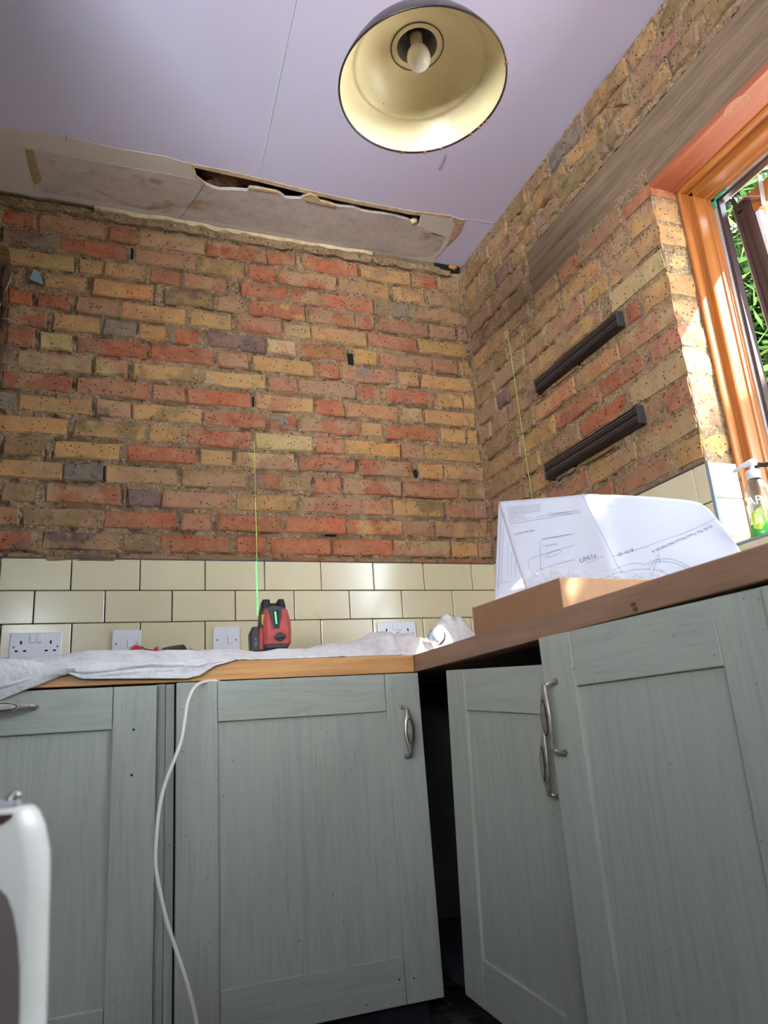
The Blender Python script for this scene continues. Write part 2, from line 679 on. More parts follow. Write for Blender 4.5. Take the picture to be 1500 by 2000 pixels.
def mortar_grid(name, frame, u0, u1, v0, v1, rects, step=.0048, holes=None, base=.0):
    nu = int((u1-u0)/step)+1
    nv = int((v1-v0)/step)+1
    import array
    dep = [[None]*(nu+1) for _ in range(nv+1)]
    for a, b, c, d in rects:
        i0 = max(0, int((a-u0)/step)-1); i1 = min(nu, int((b-u0)/step)+2)
        j0 = max(0, int((c-v0)/step)-1); j1 = min(nv, int((d-v0)/step)+2)
        for j in range(j0, j1+1):
            for i in range(i0, i1+1):
                uu = u0+i*step; vv = v0+j*step
                e = min(uu-a, b-uu, vv-c, d-vv)
                if dep[j][i] is None or e > dep[j][i]:
                    dep[j][i] = e
    vs = []
    for j in range(nv+1):
        for i in range(nu+1):
            uu = u0+i*step; vv = v0+j*step
            p = Vector((uu*38, vv*38, 3.1 if frame == 'b' else 9.2))
            n1 = mn.noise(p)+.6*mn.noise(p*2.7)
            h = .0012+.0050*n1+base
            e = dep[j][i]
            if e is not None and -.006 < e <= -.0005 and mn.noise(Vector((uu*16, vv*22, 1.7))) > .02:
                h -= .011
            if e is not None and e > -.002:
                h = min(h, .0065-e*.9+.006*n1)+0
                h = max(h, -.012)
            h = min(h, .009)
            vs.append((uu, -h, vv) if frame == 'b' else (-h, -uu, vv))
    W1 = nu+1
    fs = []
    for j in range(nv):
        for i in range(nu):
            uu = u0+(i+.5)*step; vv = v0+(j+.5)*step
            if holes and holes(uu, vv):
                continue
            q = (j*W1+i, j*W1+i+1, (j+1)*W1+i+1, (j+1)*W1+i)
            fs.append(q if frame == 'b' else q[::-1])
    return vs, fs


ZT = 1.308       # top of the tiles
ZC = 2.635       # ceiling
P_ = .0784

# each course: height index, then bricks as (x0, x1, colour) in pixels of the photo
A = lambda *r: [(a/3, b/3, c) for a, b, c in r]
B = lambda *r: [(480+a/3, 480+b/3, c) for a, b, c in r]
ROWS = {
 15: A((10, 205, 'R'), (225, 610, 'TP'), (630, 800, 'R'), (815, 1200, 'T'), (1215, 1560, 'RT'))+B((130, 290, 'TR'), (330, 655, 'RT'), (675, 965, 'YT'), (975, 1115, 'RT'), (1130, 1250, 'YT')),
 14: A((10, 325, 'GD'), (355, 745, 'R'), (790, 1150, 'TP'), (1165, 1435, 'YO'))+B((10, 175, 'R'), (190, 535, 'TR'), (550, 845, 'YT'), (860, 1050, 'YT'), (1070, 1258, 'TO')),
 13: A((25, 435, 'Y'), (465, 600, 'TY'), (612, 845, 'TY'), (878, 1058, 'R'), (1075, 1330, 'PT'))+B((-25, 240, 'R'), (260, 430, 'RT'), (440, 745, 'RP'), (755, 957, 'OG'), (1005, 1272, 'YT')),
 12: A((255, 515, 'OY'), (540, 897, 'Y'), (965, 1245, 'DO'), (1265, 1435, 'DT'))+B((15, 345, 'YR'), (372, 635, 'TR'), (645, 752, 'RT'), (780, 1070, 'TR'), (1082, 1228, 'T'), (1240, 1295, 'TG')),
 11: A((50, 188, 'R'), (222, 412, 'R'), (445, 692, 'PT'), (708, 1090, 'Y'), (1115, 1360, 'Y'))+B((-60, 210, 'RP'), (220, 382, 'yT'), (388, 712, 'Y'), (722, 1000, 'PR'), (1015, 1288, 'Y')),
 10: A((40, 275, 'RT'), (308, 588, 'Y'), (605, 800, 'OG'), (815, 973, 'Y'), (1018, 1172, 'R'), (1203, 1555, 'VD'))+B((130, 296, 'y'), (315, 598, 'R'), (630, 772, 'Y'), (790, 1092, 'PT'), (1097, 1245, 'TP'), (1255, 1318, 'Y')),
 9: A((30, 200, 'TR'), (232, 425, 'y'), (445, 862, 'R'), (878, 1255, 'R'), (1268, 1455, 'PT'))+B((42, 397, 'Y'), (404, 552, 'RT'), (560, 882, 'PG'), (895, 1015, 'TY'), (1030, 1320, 'Y')),
 8: A((-20, 62, 'D'), (103, 535, 'yT'), (552, 748, 'Py'), (775, 1172, 'YO'), (1193, 1560, 'Yy'))+B((135, 302, 'TP'), (310, 642, 'T'), (650, 800, 'RP'), (815, 1112, 'RP'), (1125, 1272, 'Y'), (1280, 1345, 'Y')),
 7: A((8, 424, 'RT'), (452, 872, 'RP'), (884, 1085, 'PR'), (1098, 1472, 'RS'))+B((50, 402, 'YP'), (413, 577, 'RS'), (588, 898, 'Y'), (910, 1040, 'Ty'), (1052, 1342, 'Y')),
 6: A((-60, 92, 'G'), (104, 538, 'Y'), (562, 768, 'TD'), (775, 1182, 'YO'), (1193, 1555, 'PR'))+B((130, 300, 'RG'), (313, 660, 'TR'), (673, 802, 'Y'), (820, 1127, 'RS'), (1145, 1290, 'Y'), (1302, 1362, 'Y')),
 5: A((-60, 397, 'Y'), (428, 855, 'OY'), (868, 1068, 'Y'), (1088, 1478, 'RP'))+B((48, 397, 'y'), (413, 582, 'PR'), (583, 907, 'Y'), (918, 1046, 'TP'), (1053, 1372, 'Y')),
 4: A((15, 262, 'O'), (312, 702, 'Y'), (742, 1148, 'RS'), (1173, 1363, 'TY'))+B((-55, 287, 'Ty'), (300, 642, 'DR'), (658, 978, 'RT'), (1013, 1157, 'Y'), (1165, 1392, 'YT')),
 3: A((-60, 367, 'TY'), (372, 607, 'G'), (618, 1042, 'TY'), (1058, 1437, 'OT'))+B((12, 202, 'RD'), (205, 387, 'TO'), (398, 562, 'RS'), (573, 912, 'RT'), (923, 1242, 'RP'), (1250, 1400, 'TO')),
 2: A((8, 212, 'O'), (258, 713, 'TR'), (743, 942, 'V'), (948, 1362, 'PT'))+B((-58, 302, 'YO'), (318, 682, 'PT'), (685, 857, 'P'), (862, 1165, 'OY'), (1182, 1333, 'PT'), (1340, 1415, 'T')),
 1: A((-60, 112, 'RT'), (128, 588, 'OT'), (607, 1028, 'R'), (1058, 1243, 'P'), (1268, 1650, 'R'))+B((232, 592, 'S'), (597, 922, 'SY'), (930, 1107, 'PT'), (1113, 1412, 'TY')),
 0: A((-60, 178, 'RD'), (245, 693, 'TV'), (717, 922, 'OD'), (943, 1352, 'R'), (1378, 1565, 'R'))+B((138, 502, 'RS'), (518, 862, 'SR'), (867, 1198, 'yP'), (1208, 1357, 'Y'), (1363, 1442, 'T')),
}
ROWZ = {}
for k in range(16):
    ROWZ[k] = 1.3655+P_*k
rects = []
for k, row in ROWS.items():
    zc = ROWZ[k]
    out = []
    for a, b, c in row:
        xa, xb = max(-1.83, wallx(a, zc)), wallx(b, zc)
        if xb-xa < .02 or xb > .0:
            xb = min(xb, -.002)
        if xb-xa < .02: continue
        out.append((xa+.001, xb-.001, zc-.0312, zc+.0312, c))
    rects += out
# sliver of a cut course resting on the tiles
x = -1.82
while x < -.06:
    L = random.choice((.22, .11, .3))
    rects.append((x, min(x+L-.012, -.01), 1.296, 1.324, random.choice(('O', 'R', 'T', 'RT', 'OD'))))
    x += L

vs, fs = mortar_grid('m', 'b', -1.86, .006, 1.29, 2.66, [r[:4] for r in rects], base=.0005)
wall_back = obj('wall_back', vs, fs, 'mortar', None, True, loc=(-.9, 0, 0))
tag(wall_back, 'exposed brick back wall with rough mortar above a cream tiled splashback', 'wall', kind='structure')
for a, b, c, d, code in rects:
    brick(wall_back, 'b', a, b, c, d, code)
# holes left in joints
for px, py, ww, hh in ((684, 703, .022, .048), (258, 497, .010, .045), (811, 926, .012, .035), (203, 925, .007, .05), (645, 1046, .045, .007), (494, 786, .006, .04)):
    p = un(px, py, 1, 0)
    box('joint_hole', (p.x-ww/2, -.009, p.z-hh/2), (p.x+ww/2, .01, p.z+hh/2), 'hole', wall_back, .004)
# plain masonry behind everything
box('wall_core', (-1.95, .035, 0), (.35, .2, 2.9), 'mortar', wall_back)
box('plaster_backing', (-1.86, .012, 0), (0, .035, 1.30), 'grout', wall_back)

# rough timber plate and board edge along the top of the brickwork
def ragged_bar(name, x0, x1, zt, zb, y0, amp, mat, parent, n=90):
    mb = MB(); k = 0
    vs = []; fs = []
    for i in range(n+1):
        x = x0+(x1-x0)*i/n
        for (yy, zz) in ((.01, zt), (y0, zt), (y0, zb), (.01, zb)):
            q = Vector((x*14, yy*40, zz*9))
            vs.append((x, yy+amp*mn.noise(q)*(yy < 0), zz+amp*1.2*mn.noise(q*1.7+Vector((5, 2, 1)))*(zz == zb)))
    for i in range(n):
        for j in range(4):
            fs.append((i*4+j, i*4+(j+1) % 4, i*4+4+(j+1) % 4, i*4+4+j))
    return obj(name, vs, fs, mat, parent)


# The top joint runs slightly downhill towards the left, like the ceiling
ragged_bar('wall_plate', -1.85, -.06, 2.612, 2.583, -.020, .010, 'mortar', wall_back)
ragged_bar('board_edge', -1.5, -.42, 2.628, 2.612, -.028, .010, 'palestrip', wall_back)
ragged_bar('board_edge', -1.85, -.35, 2.640, 2.627, -.018, .008, 'timber', wall_back)
ragged_bar('wall_plate', -.60, -.03, 2.640, 2.605, -.018, .008, 'timber', wall_back)

# ------------------------------------------------------------------ right wall with window opening
WY0, WY1 = -1.1425, -2.55     # window opening in y
ZH, ZS = 2.168, 1.082         # head and sill
K = .0798
RC = {  # course: (y0,y1,code) measured along the wall (positive = distance from corner)
 0: [(.02, .16, 'T'), (.17, .40, 'TY'), (.41, .63, 'T'), (.64, .765, 'R'), (.79, 1.02, 'PT')],
 1: [(.03, .27, 'T'), (.285, .41, 'TY'), (.42, .655, 'PD'), (.67, .90, 'TY')],
 2: [(.03, .30, 'TY'), (.315, .465, 'TY'), (.49, .60, 'TG'), (.61, .83, 'TO'), (.96, 1.02, 'PT')],
 3: [(.03, .295, 'T'), (.31, .415, 'TY'), (.425, .655, 'TO'), (.665, .90, 'RS')],
 4: [(.03, .30, 'YT'), (.32, .525, 'Y'), (.54, .765, 'RP'), (.78, .99, 'RP')],
 5: [(.05, .295, 'TO'), (.31, .41, 'OT'), (.42, .665, 'Y'), (.68, .90, 'Y')],
 6: [(.015, .105, 'T'), (.12, .225, 'T'), (.24, .47, 'TD'), (.48, .70, 'TY'), (.71, .945, 'YT'), (.957, 1.01, 'R')],
 7: [(.02, .17, 'T'), (.18, .26, 'V'), (.28, .42, 'OT'), (.43, .85, 'YT')],
 8: [(.03, .17, 'OT'), (.185, .40, 'T'), (.41, .55, 'T'), (.56, .765, 'PT'), (.78, .90, 'Y')],
 9: [(.03, .29, 'OT'), (.30, .41, 'TO'), (.43, .66, 'OY'), (.67, .89, 'Y'), (.90, 1.01, 'TY')],
 10: [(.03, .30, 'YT'), (.315, .47, 'T'), (.52, .655, 'TY'), (.675, .78, 'PR'), (.787, 1.01, 'PT')],
 11: [(.03, .30, 'TD'), (.31, .46, 'OT')],
 12: [(.03, .21, 'T'), (.225, .46, 'TO')],
 13: [(.03, .27, 'O'), (.28, .395, 'DV'), (.41, .49, 'T')],
 14: [(.03, .15, 'YO'), (.16, .33, 'OT'), (.34, .46, 'DT')],
 15: [(.03, .25, 'TO'), (.26, .40, 'T')],
 16: [(.02, .20, 'T'), (.21, .42, 'TD')],
}
# quoins at the window reveal: inner end and colour
QU = {0: (1.033, 'Y'), 1: (.915, 'YT'), 2: (1.035, 'RP'), 3: (.913, 'Yy'), 4: (1.022, 'RP'), 5: (.905, 'RP'), 6: (1.028, 'YO'),
      7: (.90, 'TP'), 8: (.915, 'Ty'), 9: (1.02, 'TY'), 10: (1.025, 'SR')}
QF = {0: 'Y', 1: 'yP', 2: 'P', 3: 'y', 4: 'P', 5: 'yP', 6: 'Y', 7: 'y', 8: 'TY', 9: 'TY', 10: 'SR'}
rr = []
for k, row in RC.items():
    z = 1.3165+K*(k+.5)
    for a, b, c in row:
        if z > 2.60: continue
        rr.append((a, b, z-.0315, z+.0315, c))
# rubble courses above the lintel: short, crooked bricks
rub = []
random.seed(21)
for z, h in ((2.428, .034), (2.507, .034), (2.585, .034)):
    u = .46 if z < 2.55 else .44
    while u < 2.7:
        L = random.choice((.095, .11, .12, .2)) if z < 2.55 else random.choice((.2, .11, .22))
        rub.append((u, u+L, z-h, z+h, random.choice(('T', 'TY', 'O', 'TD', 'G', 'TO', 'YO', 'TG'))))
        u += L+random.uniform(.012, .03)


def rholes(u, v):
    return (u > 1.1405 and ZS < v < ZH) or (u > .505 and ZH-.0 < v < 2.37)


allr = [r[:4] for r in rr+rub]+[(QU[k][0], 1.14, 1.3165+K*(k+.5)-.034, 1.3165+K*(k+.5)+.034) for k in QU]
vs, fs = mortar_grid('m', 'r', -.006, 2.75, 1.05, 2.66, allr, holes=rholes, step=.006)
wall_right = obj('wall_right', vs, fs, 'mortar', None, True, loc=(0, -1.0, 0))
tag(wall_right, 'exposed brick right hand wall with the window opening and a rough lintel', 'wall', kind='structure')
for a, b, c, d, code in rr:
    if c > 2.14 and b > .50: b = .50
    if b-a > .03:
        brick(wall_right, 'r', a, b, c, d, code, dull=.93)
for a, b, c, d, code in rub:
    brick(wall_right, 'r', a, b, c, d, code, tilt=random.uniform(-.09, .09), jit=.011, w0=random.uniform(-.004, .003), dull=.86)
random.seed(5)
for k in QU:
    z = 1.3165+K*(k+.5)
    jy = random.uniform(-.004, .004)
    zt_ = min(z+.0355, ZH-.002)
    bm = bmesh.new()
    bmesh.ops.create_cube(bm, size=1)
    bmesh.ops.subdivide_edges(bm, edges=list(bm.edges), cuts=2, use_grid_fill=True)
    a = Vector((-.009, -QU[k][0], z-.0355)); b = Vector((.088, WY0+jy+.001, zt_))
    for v in bm.verts:
        p = Vector([(a[i]+b[i])/2+v.co[i]*(b[i]-a[i]) for i in range(3)])
        cr = sum(abs(v.co[i]) > .45 for i in range(3))
        if cr >= 2:
            c0 = (a+b)/2
            for i in range(3):
                if abs(v.co[i]) > .45: p[i] += math.copysign(.003, c0[i]-p[i])
        p += Vector([random.uniform(-.0025, .0025) for _ in range(3)])
        v.co = p
    bm.verts.index_update()
    o = obj('brick', [v.co.copy() for v in bm.verts], [tuple(v.index for v in f.verts) for f in bm.faces], 'brick', wall_right)
    bm.free()
    setcol(o, QF[k], 1.0)
# reveal core behind the quoins (mortar between them)
box('reveal_mortar', (-.004, -.8, ZT), (.190, WY0+.004, ZH+.05), 'mortar', wall_right)
box('wall_core', (.03, .04, 0), (.30, -.8, 2.9), 'mortar', wall_right)
box('wall_core', (.03, -.8, ZH+.01), (.30, -5.05, 2.9), 'mortar', wall_right)
box('wall_core', (.012, -.8, 0), (.30, -5.05, ZS-.012), 'mortar', wall_right)
box('wall_core', (.0, WY1, ZS-.02), (.30, -5.05, ZH+.05), 'mortar', wall_right)
box('plaster_backing', (.011, .0, 0), (.03, WY0+.004, ZT-.004), 'grout', wall_right)

# rough timber lintel, grain along the wall
def rough_slab(name, y0, y1, z0, z1, xface, mat, parent, amp=.004, ny=220, nz=22):
    vs = []; fs = []
    for i in range(ny+1):
        for j in range(nz+1):
            y = y0+(y1-y0)*i/ny; z = z0+(z1-z0)*j/nz
            q = Vector((y*5, z*75, 1)); q2 = Vector((y*30, z*30, 4))
            h = amp*mn.noise(q)+amp*.5*mn.noise(q2)
            e = min(j, nz-j)/nz
            if e < .06: h -= .006+.006*mn.noise(Vector((y*20, z, 0)))
            vs.append((xface-h, y, z+(.005*mn.noise(Vector((y*9, z*3, 7))) if j in (0, nz) else 0)))
    W1 = nz+1
    for i in range(ny):
        for j in range(nz):
            fs.append((i*W1+j, i*W1+j+1, (i+1)*W1+j+1, (i+1)*W1+j))
    return obj(name, vs, fs, mat, parent, True)


rough_slab('lintel', -.505, -2.75, ZH-.004, 2.275, -.003, 'timber', wall_right)
rough_slab('lintel', -.505, -2.75, 2.273, 2.378, -.001, 'timber', wall_right)
MB().box((.0, -.50, ZH), (.29, -2.8, 2.37)).make('lintel_core', 'timber', wall_right)

# ------------------------------------------------------------------ tiles
def tile_box(a, b, parent, face):
    """a glazed tile with a slightly cushioned edge; face = axis index facing the room"""
    o = box('tile', a, b, 'tile', parent, .0022, smooth=False)
    return o


H_ = .103
JT = .0016
for r in range(4):
    zt = ZT-r*H_-.001
    zb = ZT-(r+1)*H_+JT
    off = .0 if r % 2 == 0 else -.5
    xs = [-.002]
    # joints measured from the photo
    e1 = [920, 826, 728, 626, 516, 400, 273, 139, 0]
    e2 = [883, 784, 682, 574, 459, 335.5, 204.5, 66]
    for px in (e1 if r % 2 == 0 else e2):
        xs.append(wallx(px, zt-.05))
    while xs[-1] > -1.82:
        xs.append(xs[-1]-.203)
    for xa, xb in zip(xs, xs[1:]):
        tile_box((max(xb, -1.84)+JT, -.009, zb), (xa-JT, .012, zt), wall_back, 1)
# right wall tiles up to the window reveal (joint at y -.88, quoin edge)
for r in range(4):
    zt = ZT-.001-r*H_; zb = ZT-(r+1)*H_+JT
    e = [-.002, -.075, -.278, -.481, -.684, -.88, -1.083, WY0] if r % 2 == 0 else [-.002, -.17, -.373, -.576, -.779, -.985, WY0]
    e = [-.002, -.068, -.271, -.474, -.677, -.88, -1.095, WY0+.003] if r % 2 == 0 else [-.002, -.17, -.373, -.576, -.779, -.985, WY0+.003]
    for a, b in zip(e, e[1:]):
        tile_box((-.009, a-JT, zb), (.012, b+JT, zt), wall_right, 0)
# reveal tiles (facing the camera side of the window)
for zt, zb in ((ZT-.001, 1.2119+JT), (1.2119, 1.109+JT), (1.109, ZS+.004)):
    box('tile', (.0, WY0-.006, zb), (.086, WY0+.01, zt), 'tile', wall_right, .002)
# below the window: front tiles and the sill tiles
for y in range(7):
    a = WY0+.0-.203*y
    box('tile', (-.009, a-JT, ZS-.030), (.012, a-.203+JT, ZS-.004), 'tile', wall_right, .002)
    box('tile', (-.009, a-JT, ZS-.135), (.012, a-.203+JT, ZS-.033), 'tile', wall_right, .002)
    box('sill_tile', (-.006, a-JT, ZS-.008), (.165, a-.203+JT, ZS-.001), 'tile', wall_right, .002)
box('edge_trim', (-.010, WY0-.008, ZS-.004), (-.001, WY0+.003, ZT+.002), 'trimgrey', wall_right, .001)
box('edge_trim', (-.011, WY1, ZS-.005), (-.001, WY0, ZS+.002), 'trimgrey', wall_right, .001)
box('edge_trim', (-.011, WY0, ZT-.001), (.0, .0, ZT+.003), 'grout', wall_right)
box('edge_trim', (-1.84, -.011, ZT-.001), (.0, .0, ZT+.003), 'grout', wall_back)

# ------------------------------------------------------------------ window
win = empty('window_1', (.12, -1.85, ZS), 'varnished pine window with a top hung sash propped open outwards', 'window', kind='structure')
# stepped timber profile (depth x, inset d)
PROF = [(.085, .0), (.085, .006), (.089, .009), (.112, .009), (.114, .013), (.114, .028), (.118, .031), (.150, .031), (.153, .036), (.160, .037), (.163, .041), (.196, .041), (.196, .0)]


def frame_member(name, mat, axis, a, b, edge, sgn, mitre=True):
    """axis 'z': jamb between heights a,b whose outer edge sits at y=edge, inset goes sgn*y.
       axis 'y': head/cill between y a,b whose outer edge sits at z=edge, inset goes sgn*z"""
    vs = []
    n = len(PROF)
    for e, s in ((a, 1), (b, -1)):
        for x, d in PROF:
            t = e+s*d if mitre else e
            if axis == 'z':
                vs.append((x, edge+sgn*d, t))
            else:
                vs.append((x, t, edge+sgn*d))
    fs = [(i, (i+1) % n, n+(i+1) % n, n+i) for i in range(n)]
    return obj(name, vs, fs, mat, win)


frame_member('jamb', 'pinez', 'z', ZS, ZH, WY0-.002, -1)
frame_member('jamb', 'pinez', 'z', ZS, ZH, WY1, 1)
# head: y runs from WY1 (low) to WY0
vs = []; n = len(PROF)
for e, s in ((WY0-.002, -1), (WY1, 1)):
    for x_, d in PROF:
        vs.append((x_, e+s*d, ZH-.022-d))
obj('head', vs, [(i, (i+1) % n, n+(i+1) % n, n+i) for i in range(n)], 'piney', win)
vs = []
for e, s in ((WY0-.002, -1), (WY1, 1)):
    for x_, d in PROF:
        vs.append((x_, e+s*d, ZS+d))
obj('cill', vs, [(i, (i+1) % n, n+(i+1) % n, n+i) for i in range(n)], 'piney', win)
# red pine board lining the underside of the lintel, with its knot
brd = MB().box((-.004, WY0+.004, ZH-.022), (.089, WY1, ZH-.002), .001).make('soffit_board', 'plank', win)
brd['label'] = 'reddish pine lining board with a knot'
kc = un(1438, 207, 2, ZH-.0225)
for rad, mt in ((.0245, 'oaky'), (.022, 'plank'), (.013, 'oaky'), (.011, 'plank')):
    MB().lathe([(0.0, 0), (rad, 0)], Matrix.Translation((kc.x, kc.y, ZH-.0228-.0002*(.03-rad)*30)), 24, .9, 1.5).make('knot', mt, win)
# seals and strips around the light
yi = WY0-.002-.041
zi = ZH-.022-.041
box('glazing_strip', (.168, yi, ZS+.04), (.196, yi-.006, zi), 'alu', win)
box('rubber_seal', (.176, yi-.006, ZS+.04), (.197, yi-.016, zi), 'seal', win)
box('glazing_strip', (.168, yi, zi), (.196, WY1+.04, zi-.004), 'alu', win)
box('rubber_seal', (.178, yi, zi-.004), (.197, WY1+.04, zi-.012), 'brown', win)
# corner fitting
box('corner_plate', (.165, yi-.001, zi-.030), (.170, yi-.012, zi), 'teal', win)
box('corner_plate', (.165, yi-.001, zi-.009), (.170, yi-.055, zi-.001), 'teal', win)

# sash: hung at the head, swung outwards at the bottom
sash_y0, sash_y1 = yi-.020, WY1+.05
hx, hz = .212, zi-.030
ang = math.radians(-3.6)
SM = Matrix.Translation((hx, 0, hz)) @ Matrix.Rotation(ang, 4, 'Y')
sh = -(hz-ZS-.05)
sash = MB()


def sash_part(name, a, b, mat, bev=.003):
    return MB().box(a, b, bev, SM).make(name, mat, win)


sf = sash_part('sash', (0, sash_y0, sh), (.055, sash_y0-.062, 0), 'brown', .006)
MB().box((-.004, sash_y0-.010, sh+.01), (.0, sash_y0-.020, -.008), 0, SM).box((-.003, sash_y0-.034, sh+.01), (.0, sash_y0-.040, -.008), 0, SM).make('glazing_bead', 'seal', win)
sash_part('sash', (0, sash_y1, sh), (.055, sash_y1+.062, 0), 'brown')
sash_part('sash', (0, sash_y0-.062, -.062), (.055, sash_y1+.062, 0), 'piney')
sash_part('sash', (0, sash_y0-.062, sh), (.055, sash_y1+.062, sh+.07), 'piney')
sash_part('glass', (.022, sash_y0-.06, sh+.06), (.028, sash_y1+.06, -.055), 'glass', 0)
sash_part('glazing_bead', (.004, sash_y0-.062, sh+.07), (.02, sash_y0-.078, -.062), 'white')  # white stands for the sun glare on the stile's inner edge
# friction stay: two flat arms riveted together
def flat_bar(name, p, q, wdt, th, mat):
    p, q = Vector(p), Vector(q)
    t = (q-p).normalized()
    side = t.cross(Vector((0, 0, 1))).normalized() if abs(t.z) < .9 else Vector((1, 0, 0))
    nn = t.cross(side)
    vs = [p+side*s*wdt/2+nn*u*th/2 for s in (-1, 1) for u in (-1, 1)]+[q+side*s*wdt/2+nn*u*th/2 for s in (-1, 1) for u in (-1, 1)]
    return obj(name, vs, [(0, 1, 3, 2), (4, 6, 7, 5), (0, 4, 5, 1), (2, 3, 7, 6), (0, 2, 6, 4), (1, 5, 7, 3)], mat, win)


flat_bar('stay_arm', un(1483, 342, 0, .19), un(1492, 400, 0, .21), .016, .003, 'alu')
flat_bar('stay_arm', un(1442, 384, 0, .19), un(1488, 384, 0, .20), .009, .003, 'alu')
flat_bar('stay_arm', un(1430, 388, 0, .185), un(1444, 412, 0, .205), .014, .006, 'pewterdark')
# window catch by the bottle
MB().tube(spline([un(1466, 905, 0, .10), un(1490, 908, 0, .09), un(1515, 903, 0, .09)]), .006, 8).tube([un(1478, 908, 0, .10), un(1484, 940, 0, .10)], .006, 8).make('catch', 'pewterdark', win, True)

# ------------------------------------------------------------------ ceiling
c_ = lambda x, y, z=ZC: un(x, y, 2, z)
edge_top = [(-60, 240), (0, 252), (60, 258), (123, 267), (180, 281), (233, 293), (320, 307), (357, 318), (372, 320)]
hole_top = [(430, 332), (500, 346), (580, 372), (680, 394), (740, 404), (800, 413), (818, 417)]
hole_top = [(440, 334), (500, 348), (580, 368), (680, 390), (740, 402), (800, 413), (818, 417)]
right_e = [(850, 419), (883, 423), (907, 430), (900, 452), (888, 463), (872, 478), (863, 493), (850, 503)]
poly = [c_(*p) for p in edge_top+hole_top+right_e]
poly += [Vector((-.135, -.012, ZC)), Vector((.0, -.012, ZC)), Vector((.0, -4.95, ZC)), Vector((-4.2, -4.95, ZC)), Vector((-4.2, -1.3, ZC)), Vector((-1.82, -1.3, ZC)), Vector((-1.82, poly[0].y, ZC))]
poly[0] = Vector((-1.82, poly[0].y, ZC)); poly.pop()
ceiling = MB().prism(poly, (0, 0, .013)).make('ceiling', 'ceiling', None, loc=(-1, -2, ZC))
tag(ceiling, 'lilac pink freshly plastered ceiling with a damaged strip along the brick wall', 'ceiling', kind='structure')
# the older strip against the wall
hole_bot = [(818, 440), (805, 438), (799, 430), (793, 428), (770, 421), (747, 417), (725, 415), (707, 412), (690, 405), (672, 404), (653, 402), (640, 396), (623, 393), (608, 384), (593, 383), (586, 388), (580, 388), (568, 388), (557, 387), (548, 379), (540, 375), (520, 372), (505, 368), (487, 367), (483, 373), (455, 371), (430, 371), (415, 367), (400, 360), (390, 352), (382, 345), (378, 334), (374, 322)]
ZP = ZC-.0015
wall_edge = [Vector((-.12, -.010, ZP)), Vector((-1.82, -.010, ZP))]
pp = [c_(*p, ZP) for p in edge_top[1:-1]]
# outline: along top edge, around the hole, to the right end, back along the wall
pat = [Vector((-1.82, c_(0, 250).y, ZP))]+[c_(p[0], p[1]-2, ZP) for p in edge_top[1:]]+[c_(*p, ZP) for p in hole_bot[::-1][1:]]+[c_(822, 419, ZP)]+[c_(*p, ZP) for p in right_e]+wall_edge
ps = MB().prism(pat, (0, 0, .012)).make('plaster_patch', 'patch', ceiling)
ps['label'] = 'bare grey filler strip along the wall'
st_out = [(50, 290), (70, 292), (130, 305), (200, 318), (280, 332), (330, 340), (372, 350)]
inner = [c_(*p, ZP-.001) for p in st_out]+[c_(p[0], p[1]+.4, ZP-.001) for p in hole_bot[::-1][3:]]+[c_(*p, ZP-.001) for p in ((838, 452), (868, 462), (858, 486), (842, 500))]
inner += [Vector((-.26, -.035, ZP-.001)), Vector((-1.68, -.05, ZP-.001))]
st = MB().prism(inner, (0, 0, .010)).make('stained_board', 'stain', ceiling)
st['label'] = 'stained old plasterboard'
# broken paper edges and the cream cut edge of the new board
MB().prism([c_(*p, ZP-.0005) for p in [(372, 320), (440, 333), (500, 347), (580, 367), (680, 389), (800, 412), (883, 422), (883, 429), (800, 419), (680, 396), (580, 374), (500, 354), (440, 341), (382, 328)]], (0, 0, .012)).make('cut_board_edge', 'palestrip', ceiling)
MB().prism([c_(*p, ZP-.001) for p in [(822, 420), (882, 428), (886, 452), (872, 465), (835, 456), (824, 440)]], (0, 0, .009)).make('filler_patch', 'palegrey' if False else 'patch', ceiling)
MB().prism([c_(*p, ZP-.0018) for p in [(884, 424), (906, 431), (899, 452), (886, 466), (872, 480), (880, 462), (888, 440)]], (0, 0, .009)).make('torn_edge', 'tornpaper', ceiling)
MB().prism([c_(*p, ZP-.0018) for p in [(50, 292), (66, 294), (72, 320), (82, 352), (68, 362), (58, 330)]], (0, 0, .009)).make('rust_stain', 'yellowstain', ceiling)
MB().prism([c_(*p, ZP-.006) for p in [(592, 384), (606, 379), (618, 384), (626, 393), (655, 401), (652, 404), (610, 396), (594, 390)]], (0, 0, .008)).make('loose_plaster', 'palestrip', ceiling)
MB().prism([c_(*p, ZP-.004) for p in [(487, 366), (520, 370), (540, 374), (546, 380), (540, 378), (518, 374), (488, 369)]], (0, 0, .006)).make('loose_plaster', 'palestrip', ceiling)
MB().prism([c_(*p, ZP-.003) for p in [(377, 324), (380, 330), (384, 346), (401, 359), (400, 362), (381, 348), (375, 336)]], (0, 0, .006)).make('loose_plaster', 'palestrip', ceiling)
